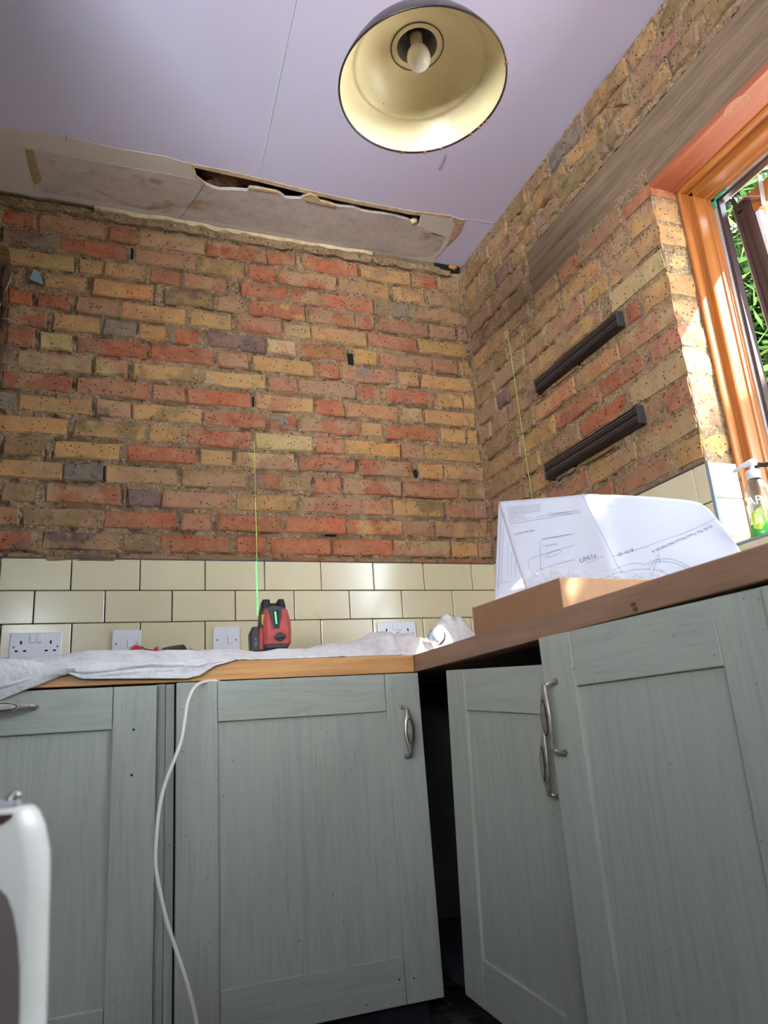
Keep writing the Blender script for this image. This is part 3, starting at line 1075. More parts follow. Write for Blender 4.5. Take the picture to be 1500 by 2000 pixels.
# void above the hole: joists, packing, insulation
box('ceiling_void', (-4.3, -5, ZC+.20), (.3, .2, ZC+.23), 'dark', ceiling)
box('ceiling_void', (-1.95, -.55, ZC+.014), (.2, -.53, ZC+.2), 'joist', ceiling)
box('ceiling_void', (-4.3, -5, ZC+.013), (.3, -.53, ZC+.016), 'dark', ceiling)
box('joist', (-.72, -.52, ZC+.035), (-.2, -.06, ZC+.11), 'joist', ceiling)
box('joist', (-1.9, -.14, ZC+.06), (-.2, -.07, ZC+.16), 'joist', ceiling)
def lump(name, c, r, mat, parent, amp=.35, seed=0, n=14, sc=(1, 1, 1)):
    bm = bmesh.new()
    bmesh.ops.create_icosphere(bm, subdivisions=3, radius=1)
    for v in bm.verts:
        d = 1+amp*mn.noise(v.co*2.2+Vector((seed, 0, 0)))+amp*.4*mn.noise(v.co*6+Vector((seed, 3, 0)))
        v.co = Vector((v.co.x*r*d*sc[0], v.co.y*r*d*sc[1], v.co.z*r*d*sc[2]))+Vector(c)
    bm.verts.index_update()
    o = obj(name, [v.co.copy() for v in bm.verts], [tuple(v.index for v in f.verts) for f in bm.faces], mat, parent, True)
    bm.free()
    return o


p = c_(430, 352, ZC+.05)
lump('insulation', p, .06, 'wool', ceiling, seed=1, sc=(1.2, .8, .6))
p = c_(470, 352, ZC+.055)
lump('insulation', p, .05, 'wool', ceiling, seed=4, sc=(1.2, .7, .6))
p = c_(680, 402, ZC+.045)
lump('insulation', p, .05, 'wool', ceiling, seed=8, sc=(1.7, .6, .5))
p = c_(808, 430, ZC+.010)
lump('packing', p, .016, 'palestrip', ceiling, .2, 3)
# little cavity in the far corner
p = un(873, 514, 1, -.012)
box('corner_cavity', (p.x-.07, -.022, 2.606), (p.x+.055, .02, 2.634), 'hole', wall_back, .006)
lump('foam', (p.x+.02, -.022, 2.622), .016, 'ochre', wall_back, .4, 2, sc=(1.3, .6, .6))
# hairline scratches on the plaster
for a, b in (((857, 330), (870, 302)), ((128, 275), (128, 262)), ((352, 425), (398, 362))):
    pa, pb = un(*a, 2, ZC-.003), un(*b, 2, ZC-.003)
    MB().tube([pa, (pa+pb)/2+Vector((.003, 0, 0)), pb], .0009, 5).make('hair_crack', 'inkdark', ceiling)

# ------------------------------------------------------------------ other walls and floor
floor = box('floor', (-4.3, -5.1, -.05), (.2, .2, -.012), 'grout', None, loc=(-2, -2.5, -.05))
tag(floor, 'dark patterned tiled floor', 'floor', kind='structure')
for i in range(8):
    for j in range(11):
        x0_ = -1.72+i*.2; y0_ = -.02-j*.2
        if y0_ < -2.3: continue
        box('tile', (x0_+.002, y0_-.198, -.012), (x0_+.198, y0_-.002, 0), 'floor', floor, .001)
box('plain_floor', (-4.3, -5.1, -.012), (-1.72, .2, 0), 'floor', floor)
box('plain_floor', (-1.72, -5.1, -.012), (.2, -2.22, 0), 'floor', floor)
box('plain_floor', (-.12, -2.22, -.012), (.2, .2, 0), 'floor', floor)
wl = box('wall_left', (-1.95, .03, 0), (-1.82, -1.3, ZC+.2), 'wallfar', None)
tag(wl, 'pale painted side wall at the far left', 'wall', kind='structure')
wn = box('wall_side', (-4.3, -1.3, 0), (-1.82, -1.2, ZC+.2), 'wallfar', None)
tag(wn, 'pale painted wall turning the corner outside the picture', 'wall', kind='structure')
wf = box('wall_far', (-4.3, -5.1, 0), (-4.2, -1.2, ZC+.2), 'wallfar', None)
tag(wf, 'pale painted wall outside the picture', 'wall', kind='structure')
wr = MB().box((-4.3, -5.1, 0), (-3.75, -5.0, ZC+.2)).box((-1.75, -5.1, 0), (.31, -5.0, ZC+.2)).box((-3.75, -5.1, 2.05), (-1.75, -5.0, ZC+.2)).make('wall_rear', 'wallfar')
tag(wr, 'pale painted rear wall with glazed doors outside the picture', 'wall', kind='structure')
dr = MB()
for xx in (-3.75, -3.08, -2.75, -2.08, -1.81):
    dr.box((xx, -5.04, 0), (xx+.06, -5.0, 2.05))
dr.box((-3.75, -5.03, 0), (-1.75, -5.01, 1.62))
for zz in (.0, .65, 1.3, 1.98):
    dr.box((-3.75, -5.035, zz), (-1.75, -5.005, zz+.05))
tag(dr.make('door_1', 'wallfar'), 'half glazed garden doors in the rear wall', 'door', kind='structure')

# ------------------------------------------------------------------ worktops
WT, WB = .91, .8625
D1, D2 = -.573, -.6124
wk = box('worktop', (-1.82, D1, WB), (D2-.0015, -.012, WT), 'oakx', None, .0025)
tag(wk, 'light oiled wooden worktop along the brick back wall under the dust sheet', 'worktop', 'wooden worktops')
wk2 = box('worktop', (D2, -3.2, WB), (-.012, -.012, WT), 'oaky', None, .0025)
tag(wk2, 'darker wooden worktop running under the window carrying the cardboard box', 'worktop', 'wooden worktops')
for (px, py) in ((1237, 1181), (1241, 1190)):
    k0 = un(px, py, 0, D2-.0005)
    MB().lathe([(0, 0), (.006, 0)], Matrix.Translation(k0) @ Matrix.Rotation(-PI/2, 4, 'Y'), 12, .7, 1.2).make('knot', 'joist', wk2)


# ------------------------------------------------------------------ cabinets
def shaker(parent_root, mx, wd, ht, st=.093, top=.097, bot=.107, th=.020, axis='x', name='door', st2=None):
    """door in local coords: u from 0..wd, depth w 0(front)..th, z 0..ht ; returns the door empty-mesh (panel) with frame children"""
    st2 = st2 or st
    hm = 'horx' if axis == 'x' else 'hory'
    pn = MB().box((st-.008, .008, bot-.008), (wd-st2+.008, th-.003, ht-top+.008), 0, mx).make(name, 'vert', parent_root)
    g = .0006
    MB().box((0, 0, 0), (st-g, th, ht), .0018, mx).make('stile', 'vert', pn)
    MB().box((wd-st2+g, 0, 0), (wd, th, ht), .0018, mx).make('stile', 'vert', pn)
    MB().box((st+g, .0008, ht-top), (wd-st2-g, th, ht), .0018, mx).make('rail', hm, pn)
    MB().box((st+g, .0008, 0), (wd-st2-g, th, bot), .0018, mx).make('rail', hm, pn)
    return pn


def handle(parent, mx, L=.125, standoff=.028, name='handle'):
    """bow handle along local z, projecting to local -y; centre at the origin"""
    mb = MB()
    prof = []
    n = 22
    vs = []; fs = []
    m_ = 10
    for i in range(n+1):
        t = i/n
        z = (t-.5)*L
        wv = .0045+.0105*math.sin(PI*min(1, max(0, t)))**1.3
        yo = -standoff-.006*math.sin(PI*t)+.0
        for j in range(m_):
            a = 2*PI*j/m_
            vs.append(mx @ Vector((wv*math.cos(a), yo+.0045*math.sin(a), z)))
    for i in range(n):
        for j in range(m_):
            fs.append((i*m_+j, i*m_+(j+1) % m_, (i+1)*m_+(j+1) % m_, (i+1)*m_+j))
    fs.append(tuple(range(m_))[::-1]); fs.append(tuple(n*m_+j for j in range(m_)))
    mb.add(vs, fs)
    for s in (-1, 1):
        mb.tube([mx @ Vector((0, -standoff+.002, s*(L/2-.003))), mx @ Vector((0, -standoff*.5, s*(L/2+.002))), mx @ Vector((0, -.001, s*(L/2+.004)))], [.0045, .004, .0065], 10)
    h = mb.make(name, 'pewter', parent, True)
    # oval inset outlined in black
    for s, rr_, y_, mt in ((1, 1.0, .0, 'hole'), (1, .76, -.0007, 'pewter')):
        vv = []
        N = 28
        for k in range(N):
            a = 2*PI*k/N
            u = .0090*rr_*math.cos(a); z = .032*(1-(1-rr_)*.32)*math.sin(a)
            yo = -standoff-.006*math.sin(PI*(z/L+.5))-.0047*math.sqrt(max(.0, 1-(u/.0155)**2))-.0004+y_
            vv.append(mx @ Vector((u, yo, z)))
        ctr = mx @ Vector((0, -standoff-.0112+y_, 0))
        obj('inset', vv+[ctr], [(k, (k+1) % N, N) for k in range(N)], mt, parent)
    return h


# plinth & carcass boards are dark inside
FY = -.578     # face plane of doors on the back run
# --- left unit: tall door front of the appliance at the far left
c1 = empty('base_cabinet', (-1.55, -.3, 0), 'sage green shaker cabinet at the far left with a horizontal handle', 'cabinet', 'sage green base cabinets')
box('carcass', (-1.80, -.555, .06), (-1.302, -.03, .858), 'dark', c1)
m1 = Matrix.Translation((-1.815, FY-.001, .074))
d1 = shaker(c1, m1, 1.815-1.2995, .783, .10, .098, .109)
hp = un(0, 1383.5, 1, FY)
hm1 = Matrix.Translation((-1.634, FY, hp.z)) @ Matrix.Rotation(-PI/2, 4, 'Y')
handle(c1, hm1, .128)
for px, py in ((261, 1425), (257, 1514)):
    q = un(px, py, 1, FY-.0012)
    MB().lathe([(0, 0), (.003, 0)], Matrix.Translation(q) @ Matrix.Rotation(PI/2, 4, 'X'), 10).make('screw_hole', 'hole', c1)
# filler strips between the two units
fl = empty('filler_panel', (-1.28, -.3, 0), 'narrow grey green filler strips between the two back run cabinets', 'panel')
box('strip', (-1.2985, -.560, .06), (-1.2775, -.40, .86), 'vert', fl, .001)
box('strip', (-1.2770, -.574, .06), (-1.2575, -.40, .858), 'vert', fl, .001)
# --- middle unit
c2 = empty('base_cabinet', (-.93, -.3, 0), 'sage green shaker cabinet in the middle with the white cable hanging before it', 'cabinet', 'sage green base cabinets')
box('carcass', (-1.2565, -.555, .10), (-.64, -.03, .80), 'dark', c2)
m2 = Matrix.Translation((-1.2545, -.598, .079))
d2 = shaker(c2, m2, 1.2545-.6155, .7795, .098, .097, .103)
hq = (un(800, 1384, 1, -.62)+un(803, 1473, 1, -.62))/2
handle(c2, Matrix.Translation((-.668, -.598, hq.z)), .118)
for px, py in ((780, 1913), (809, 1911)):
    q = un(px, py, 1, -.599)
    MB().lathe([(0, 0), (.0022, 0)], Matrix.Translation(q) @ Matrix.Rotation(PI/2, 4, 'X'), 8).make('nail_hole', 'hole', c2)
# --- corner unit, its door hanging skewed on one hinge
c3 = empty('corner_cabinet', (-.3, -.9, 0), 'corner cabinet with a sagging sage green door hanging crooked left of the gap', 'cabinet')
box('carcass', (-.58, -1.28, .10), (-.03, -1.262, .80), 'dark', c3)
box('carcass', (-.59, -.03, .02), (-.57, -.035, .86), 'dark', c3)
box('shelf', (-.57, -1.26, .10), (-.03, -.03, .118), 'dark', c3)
# local u runs from far (back) end towards the camera; Rotation maps +u to -y
tilt = math.radians(4.4)
far_top = Vector((-.603, -.750, .8487))
R3m = Matrix(((0, 1, 0, 0), (-1, 0, 0, 0), (0, 0, 1, 0), (0, 0, 0, 1)))   # u->-y, w->+x
m3 = Matrix.Translation(far_top) @ Matrix.Rotation(-tilt*-1, 4, 'X') @ R3m @ Matrix.Translation((0, 0, -.745))
d3 = shaker(c3, m3, .530, .745, .098, .097, .103, axis='y')
handle(c3, m3 @ Matrix.Translation((.530-.045, 0, .745-.185)), .118)
# --- unit at the right, door ajar
c4 = empty('base_cabinet', (-.3, -1.55, 0), 'sage green shaker cabinet under the window with its door slightly open', 'cabinet', 'sage green base cabinets')
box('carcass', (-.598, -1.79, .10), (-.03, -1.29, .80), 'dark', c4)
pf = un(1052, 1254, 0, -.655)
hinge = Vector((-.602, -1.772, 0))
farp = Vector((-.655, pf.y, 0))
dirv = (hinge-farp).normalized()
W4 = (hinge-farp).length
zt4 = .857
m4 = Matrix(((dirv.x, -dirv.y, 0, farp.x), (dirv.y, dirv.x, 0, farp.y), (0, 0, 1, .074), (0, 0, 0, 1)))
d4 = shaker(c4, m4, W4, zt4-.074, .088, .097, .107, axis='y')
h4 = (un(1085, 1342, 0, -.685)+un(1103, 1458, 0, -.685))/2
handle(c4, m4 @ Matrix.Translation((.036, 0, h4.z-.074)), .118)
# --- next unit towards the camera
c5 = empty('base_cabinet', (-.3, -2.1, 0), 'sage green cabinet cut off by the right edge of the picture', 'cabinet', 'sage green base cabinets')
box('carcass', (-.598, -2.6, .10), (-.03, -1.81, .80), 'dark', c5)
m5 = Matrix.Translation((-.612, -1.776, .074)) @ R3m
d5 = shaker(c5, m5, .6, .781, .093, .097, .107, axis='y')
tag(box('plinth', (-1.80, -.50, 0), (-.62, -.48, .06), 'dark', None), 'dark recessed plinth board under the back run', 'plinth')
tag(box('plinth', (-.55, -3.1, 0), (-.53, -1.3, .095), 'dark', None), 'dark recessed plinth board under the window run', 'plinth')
# things glimpsed in the dark under the corner
dish = MB().lathe([(.0, .004), (.045, .004), (.062, .022), (.066, .022), (.049, .0), (.0, .0)], Matrix.Translation(un(890, 1917, 2, .008)), 28).make('dish', 'bowl', None, True)
tag(dish, 'dull grey dish on the floor inside the dark corner', 'dish')
pc = un(752, 1990, 2, .03)
pipe = MB().tube([pc+Vector((0, 0, -.01)), pc+Vector((0, .16, -.01))], .011, 14, False).make('pipe_end', 'bowl', None, True)
tag(pipe, 'open end of a small pipe on the floor under the middle door', 'pipe')

# ------------------------------------------------------------------ socket plates
def plate(px0, px1, ztop, label, kind, group):
    x0_, x1_ = wallx(px0, ztop-.03, -.012), wallx(px1, ztop-.03, -.012)
    cx = (x0_+x1_)/2
    wd = .146 if kind == 'double' else .087
    zc = ztop-.043
    t = empty('socket' if kind == 'double' else 'fused_switch', (cx, -.009, zc), label, 'socket' if kind == 'double' else 'switch', group)
    box('plate', (cx-wd/2, -.020, zc-.043), (cx+wd/2, -.0085, zc+.043), 'white', t, .003)
    scr = wd/2-.013

    def screw(x):
        MB().lathe([(0, -.0005), (.0032, 0), (.0036, .0015)], Matrix.Translation((x, -.0212, zc)) @ Matrix.Rotation(PI/2, 4, 'X') @ Matrix.Rotation(PI, 4, 'X'), 12).make('screw', 'palegrey', t)
    screw(cx-scr); screw(cx+scr)
    if kind == 'double':
        for s in (-1, 1):
            bx = cx+s*.041
            box('rocker', (cx+s*.0095-.007, -.0255, zc+.012), (cx+s*.0095+.007, -.018, zc+.036), 'white', t, .0015)
            box('pin_slot', (bx-.0025, -.0205, zc+.008), (bx+.0025, -.0195, zc+.018), 'hole', t)
            for q in (-1, 1):
                box('pin_slot', (bx+q*.0115-.0042, -.0205, zc-.0145), (bx+q*.0115+.0042, -.0195, zc-.0095), 'hole', t)
    else:
        MB().box((cx-.018, -.0203, zc-.012), (cx-.001, -.0195, zc+.012)).make('fuse_door', 'white', t)
        box('fuse_door', (cx-.0175, -.0208, zc-.0115), (cx-.0015, -.020, zc+.0115), 'white', t, .0004)
        box('rocker', (cx+.003, -.0245, zc-.012), (cx+.018, -.018, zc+.012), 'white', t, .0015)
        box('switch_shadow_gap', (cx+.0015, -.0204, zc-.0128), (cx+.003, -.0198, zc+.0128), 'palegrey', t)
    return t


plate(17, 123, 1.0740, 'white double socket at the far left above the dust sheet', 'double', 'double wall sockets')
plate(219, 275, 1.0760, 'white fused switch behind the red safety glasses', 'switch', 'fused wall switches')
plate(416, 468, 1.0815, 'white fused switch just left of the red laser level', 'switch', 'fused wall switches')
plate(737, 811, 1.0890, 'white double socket right of the laser level near the corner', 'double', 'double wall sockets')

# ------------------------------------------------------------------ dust sheet
TOPZ = [(-1.83, .944), (-1.655, .9406), (-1.52, .9475), (-1.426, .957), (-1.30, .951), (-1.17, .948), (-1.04, .947), (-.90, .950), (-.7475, .962), (-.69, .962), (-.59, .955)]
DROP = [(-1.83, .79), (-1.64, .844), (-1.58, .8685), (-1.50, .8915), (-1.47, .878), (-1.308, .872), (-1.23, .869), (-1.20, .874), (-1.161, .898), (-1.09, .914), (-.9, .9115), (-.7, .9125), (-.61, .913)]


def cl_top(x, y):
    """height of the sheet lying on the worktop"""
    b = interp(TOPZ, x)-.912
    prof = math.exp(-((y+.50)/.07)**2)*.85+.25*math.exp(-((y+.30)/.12)**2)+.12
    wr = .007*mn.noise(Vector((x*14, y*22, 1)))+.007*(.35-abs(mn.noise(Vector((x*17+y*9, y*21-x*5, 3)))))
    h = b*prof+wr
    # bunched heap at the corner
    h += .112*math.exp(-(((x+.405)/.085)**2+((y+.45)/.10)**2)**1.7)+.034*math.exp(-(((x+.56)/.06)**2+((y+.46)/.06)**2)**1.5)+.010*math.exp(-(((x+.68)/.05)**2+((y+.50)/.05)**2)**1.5)
    h += .030*math.exp(-((x+.66)/.07)**2-((y+.46)/.06)**2)
    if x > -.78:
        k = min(1, (x+.78)/.12)
        h += k*.016*abs(mn.noise(Vector((x*20, y*26, 9))))+k*.008*mn.noise(Vector((x*46, y*40, 12)))
    return .912+max(.002, h)


vs = []; fs = []
NX, NV = 330, 64
for i in range(NX+1):
    x = -1.815+(1.815-.28)*i/NX
    yfront = D1-.004
    inset = .0
    if x > -1.10:
        inset = .010+.012*(mn.noise(Vector((x*11, 5, 2)))+.6)*min(1, (x+1.10)/.06)
    if x > -.64:
        inset = max(inset, .035+.25*(x+.64))
    if x > -.64: inset = .0 if False else inset
    dz = interp(DROP, x) if x < -.61 else .914
    for j in range(NV+1):
        t = j/NV
        if t < .72:
            s = t/.72
            y = -.05+(yfront+inset+.05)*s
            z = cl_top(x, y)
            if s > .80:
                k = (s-.80)/.20
                z = z*(1-k*k)+(.9135+.004*abs(mn.noise(Vector((x*30, 1, 1)))))*k*k
        else:
            s = (t-.72)/.28
            y0e = yfront+inset
            zs = .9135+.004*abs(mn.noise(Vector((x*30, 1, 1))))
            ze = dz
            hang = max(0, .9125-ze)
            y = y0e-.004*min(1, s*3)-hang*.18*s-min(1, hang*18)*(.012*(mn.noise(Vector((x*20+s*3, s*3.5, 7)))*.9+.3)*math.sin(PI*min(1, s*1.1))+.010*max(0, 1-abs(s-.45-.25*math.sin(x*11))/.16))
            z = zs+(ze-zs)*s
            if hang < .003:
                y = y0e+.004*s; z = zs-.0018*s
        vs.append((x, y, z))
W1 = NV+1
for i in range(NX):
    for j in range(NV):
        fs.append((i*W1+j, (i+1)*W1+j, (i+1)*W1+j+1, i*W1+j+1))
sheet = obj('dust_sheet', vs, fs, 'cloth', None, True, loc=(-1.1, -.3, .911))
sm = sheet.modifiers.new('thick', 'SOLIDIFY')
sm.thickness = .0015
tag(sheet, 'crumpled off white cotton dust sheet draped along the back worktop', 'dust sheet')
# a hem fold hanging at the far left
vs = []; fs = []
for i in range(61):
    x = -1.80+(.315)*i/60
    zt_ = interp([(-1.80, .935), (-1.60, .928), (-1.485, .905)], x)
    zb_ = interp([(-1.80, .775), (-1.64, .838), (-1.50, .893), (-1.485, .899)], x)
    for j in range(13):
        s = j/12
        y = D1-.010-.012*math.sin(PI*s*.9)-.006*mn.noise(Vector((x*16, s*2, 5)))-.02*(zt_-zb_)*s*3
        vs.append((x, y, zt_+(zb_-zt_)*s))
for i in range(60):
    for j in range(12):
        fs.append((i*13+j, (i+1)*13+j, (i+1)*13+j+1, i*13+j+1))
fo = obj('hanging_fold', vs, fs, 'cloth', sheet, True)

# ------------------------------------------------------------------ laser level
lx, ly, lz = -.955, -.40, .937
lp = un(538, 1264, 1, ly)
lx = lp.x; lz = lp.z-.006
lv = empty('laser_level', (lx, ly, lz), 'red and black cross line laser level with a battery standing on the dust sheet', 'laser level')


def loft(mb, rings, mx=None):
    n = len(rings[0]); k0 = len(mb.v)
    vs = [Vector(p) for r in rings for p in r]
    if mx: vs = [mx @ v for v in vs]
    fs = []
    for i in range(len(rings)-1):
        for j in range(n):
            fs.append((i*n+j, i*n+(j+1) % n, (i+1)*n+(j+1) % n, (i+1)*n+j))
    fs.append(tuple(range(n))[::-1]); fs.append(tuple((len(rings)-1)*n+j for j in range(n)))
    mb.add(vs, fs)
    return mb


def rrect(x0_, x1_, y0_, y1_, z, c):
    return [(x0_+c, y0_, z), (x1_-c, y0_, z), (x1_, y0_+c, z), (x1_, y1_-c, z), (x1_-c, y1_, z), (x0_+c, y1_, z), (x0_, y1_-c, z), (x0_, y0_+c, z)]


LM = Matrix.Translation((lx, ly, lz)) @ Matrix.Rotation(math.radians(-6), 4, 'Z')
q = lambda x, y, z: LM @ Vector((x, y, z))
loft(MB(), [rrect(-.036, .032, -.045, .045, 0, .006), rrect(-.036, .034, -.045, .045, .012, .006)], LM).make('base', 'darkgrey', lv)
loft(MB(), [rrect(-.036, .039, -.048, .045, .010, .008), rrect(-.036, .041, -.050, .045, .05, .01), rrect(-.037, .040, -.047, .045, .075, .01), rrect(-.034, .032, -.040, .045, .108, .008)], LM).make('body', 'red', lv)
loft(MB(), [rrect(-.040, -.030, -.035, .045, .004, .002), rrect(-.046, -.030, -.030, .045, .06, .003), rrect(-.041, -.028, -.030, .045, .115, .003)], LM).make('side_cheek', 'darkgrey', lv)
# notched turret: back block with two raised ears
loft(MB(), [rrect(-.040, .030, -.036, .045, .106, .006), rrect(-.036, .027, -.034, .045, .118, .006)], LM).make('turret', 'darkgrey', lv)
loft(MB(), [rrect(-.040, -.014, -.036, .045, .115, .004), rrect(-.036, -.016, -.032, .045, .138, .004)], LM).make('turret', 'black', lv)
loft(MB(), [rrect(.010, .029, -.036, .045, .115, .004), rrect(.008, .024, -.032, .045, .138, .004)], LM).make('turret', 'black', lv)
loft(MB(), [rrect(-.016, .010, .0, .045, .115, .004), rrect(-.014, .008, .01, .045, .134, .004)], LM).make('turret', 'darkgrey', lv)
# V shaped dark window with the green emitter
obj('emitter_window', [q(-.022, -.0485, .108), q(.016, -.0485, .108), q(.006, -.0535, .052), q(-.010, -.0535, .052), q(-.022, -.03, .108), q(.016, -.03, .108), q(.006, -.03, .052), q(-.010, -.03, .052)],
    [(0, 1, 2, 3), (4, 7, 6, 5), (0, 4, 5, 1), (3, 2, 6, 7), (0, 3, 7, 4), (1, 5, 6, 2)], 'darkgrey', lv)
obj('emitter_slot', [q(-.010, -.0505, .104), q(.008, -.0505, .104), q(.003, -.0545, .056), q(-.005, -.0545, .056)], [(3, 2, 1, 0)], 'black', lv)
obj('emitter', [q(-.0065, -.0515, .100), q(-.0015, -.0515, .098), q(.0005, -.0548, .064), q(-.0035, -.0548, .064)], [(3, 2, 1, 0)], 'laser', lv)
# rotary knob
KM = LM @ Matrix.Translation((.007, -.050, .028)) @ Matrix.Rotation(PI/2, 4, 'X')
MB().lathe([(.013, 0), (.012, .006), (.0, .006)], KM, 20).make('knob', 'darkgrey', lv)
MB().box((-.016, -.0045, .004), (.016, .0045, .013), .002, KM @ Matrix.Rotation(.15, 4, 'Z')).make('knob_grip', 'darkgrey', lv)
# battery at the left
loft(MB(), [rrect(-.072, -.044, -.030, .035, -.004, .004), rrect(-.074, -.044, -.032, .035, .045, .006), rrect(-.066, -.044, -.028, .035, .062, .006)], LM).make('battery', 'darkgrey', lv)
loft(MB(), [rrect(-.048, -.036, -.033, .03, -.002, .003), rrect(-.048, -.036, -.036, .03, .04, .003), rrect(-.046, -.036, -.03, .03, .058, .003)], LM).make('battery_side', 'red', lv)
MB().box((-.0415, -.0372, .066), (-.030, -.036, .094), 0, LM).make('warning_sticker', 'yellow', lv)
tv, tf = text2d('HILTI', .011)
obj('lettering', [q(-.054-b*1.0, -.0325, .006+a) for a, b in tv], tf, 'palegrey', lv)


def strip(pa, pb, wd, nrm, mat, n=1):  # thin glowing strip that paints the projected laser light onto a surface
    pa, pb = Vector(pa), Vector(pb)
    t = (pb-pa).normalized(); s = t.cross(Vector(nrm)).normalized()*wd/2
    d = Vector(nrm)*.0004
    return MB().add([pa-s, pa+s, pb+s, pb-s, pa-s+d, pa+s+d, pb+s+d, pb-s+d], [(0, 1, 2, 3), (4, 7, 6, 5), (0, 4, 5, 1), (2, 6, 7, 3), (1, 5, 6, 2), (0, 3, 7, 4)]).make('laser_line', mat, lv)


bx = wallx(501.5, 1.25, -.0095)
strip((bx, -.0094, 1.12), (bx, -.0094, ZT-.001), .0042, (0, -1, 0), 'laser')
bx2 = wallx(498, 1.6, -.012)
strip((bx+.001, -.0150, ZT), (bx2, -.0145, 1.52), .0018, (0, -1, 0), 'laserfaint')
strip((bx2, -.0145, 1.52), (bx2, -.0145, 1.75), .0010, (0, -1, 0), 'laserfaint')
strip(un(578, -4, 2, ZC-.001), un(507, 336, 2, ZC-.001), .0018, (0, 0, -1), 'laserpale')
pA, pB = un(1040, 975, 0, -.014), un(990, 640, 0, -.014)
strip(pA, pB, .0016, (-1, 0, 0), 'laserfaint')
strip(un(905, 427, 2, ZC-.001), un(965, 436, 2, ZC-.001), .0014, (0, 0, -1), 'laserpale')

# ------------------------------------------------------------------ small things on the sheet
gy = -.485
gp = un(288, 1268, 1, gy)
gl = empty('safety_glasses', (gp.x, gy, gp.z), 'red lensed safety glasses with dark rims lying on the dust sheet', 'glasses')


def blob(name, pts, th, mat, parent):
    P = [un(a, b, 1, gy) for a, b in pts]
    return MB().prism(P, (0, th, 0)).make(name, mat, parent)


blob('rim', [(249, 1271), (254, 1263), (262, 1259), (268, 1258), (277, 1262), (285, 1268), (296, 1271), (286, 1273), (262, 1272)], .03, 'palegrey', gl)
gy = -.4865
blob('lens', [(254, 1270), (258, 1264), (265, 1260), (272, 1262), (281, 1270), (264, 1271)], .006, 'lilac_dim', gl)
gy = -.485
blob('rim', [(295, 1271), (302, 1264), (309, 1261), (314, 1266), (326, 1271), (318, 1275), (300, 1274)], .03, 'palegrey', gl)
gy = -.4865
blob('lens', [(298, 1271), (303, 1266), (307, 1263), (310, 1272)], .006, 'lilac_dim', gl)
blob('lens', [(314, 1271), (318, 1268), (324, 1269), (317, 1274)], .006, 'lilac_dim', gl)
gy = -.485
MB().tube([un(276, 1263, 1, gy), un(284, 1268, 1, gy), un(297, 1270, 1, gy)], .0016, 6).make('bridge', 'pewterdark', gl)
gl['label'] = 'red lensed safety glasses with dark rims lying on the dust sheet'
kp = un(340, 1267, 1, -.47)
kn = empty('folding_knife', (kp.x, -.47, kp.z), 'black handled folding knife on the sheet right of the safety glasses', 'knife')
MB().prism([un(a, b, 1, -.475) for a, b in ((316, 1266), (335, 1262), (357, 1258.5), (363, 1262), (366, 1268), (320, 1269))], (0, .022, 0)).make('handle', 'black', kn)
MB().prism([un(a, b, 1, -.476) for a, b in ((322, 1266.3), (356, 1260.5), (357, 1262.5), (324, 1267.6))], (0, .003, 0)).make('spine', 'darkgrey', kn)
MB().tube([un(361, 1259, 1, -.478), un(365, 1266, 1, -.478)], .0022, 8).make('bolster', 'steel', kn)
MB().tube([un(367, 1267, 1, -.47), un(376, 1267.5, 1, -.47)], .0022, 8).make('tip', 'palegrey', kn)

# tin lying in the bunched cloth
tc = un(852, 1243, 1, -.52)
TM = Matrix.Translation(tc) @ Matrix.Rotation(math.radians(20), 4, 'Z') @ Matrix.Rotation(math.radians(-72), 4, 'Y')
tn = empty('tin', tuple(tc), 'small white and blue printed tin half buried in the bunched dust sheet', 'tin')
MB().lathe([(0, -.016), (.021, -.016), (.022, -.014), (.022, .012), (.0205, .016), (0, .016)], TM, 26).make('body', 'bluewhite', tn, True)
MB().lathe([(.0225, -.017), (.0225, -.010), (.0215, -.010)], TM, 26).make('lid_rim', 'pewterdark', tn)

# ------------------------------------------------------------------ magnetic racks
def rack(y0_, y1_, z0_, z1_, label):
    t = empty('magnetic_rack', (-.012, (y0_+y1_)/2, z0_), label, 'rack', 'black magnetic racks on the brick wall')
    zc = (z0_+z1_)/2; h = (z1_-z0_)
    box('body', (-.034, y0_, z0_), (-.012, y1_, z1_), 'black', t, .002)
    for s in (-1, 1):
        box('magnet_channel', (-.0352, y0_+.001, zc+s*h*.24-.0105), (-.033, y1_-.001, zc+s*h*.24+.0105), 'black', t, .001)
        box('steel_strip', (-.0366, y0_+.0, zc+s*h*.22+.003), (-.0348, y1_, zc+s*h*.22+.0052), 'steel', t)
        box('steel_strip', (-.0366, y0_+.0, zc+s*h*.22-.0045), (-.0348, y1_, zc+s*h*.22-.0032), 'steel', t)
    for ye in (y0_, y1_):
        box('end_cap', (-.036, ye-.004, z0_-.001), (-.012, ye+.004, z1_+.001), 'darkgrey', t, .002)
    return t


rack(-.488, -.948, 1.808, 1.856, 'upper black magnetic rack fixed to the brick beside the window')
rack(-.476, -.962, 1.492, 1.546, 'lower black magnetic rack fixed to the brick beside the window')

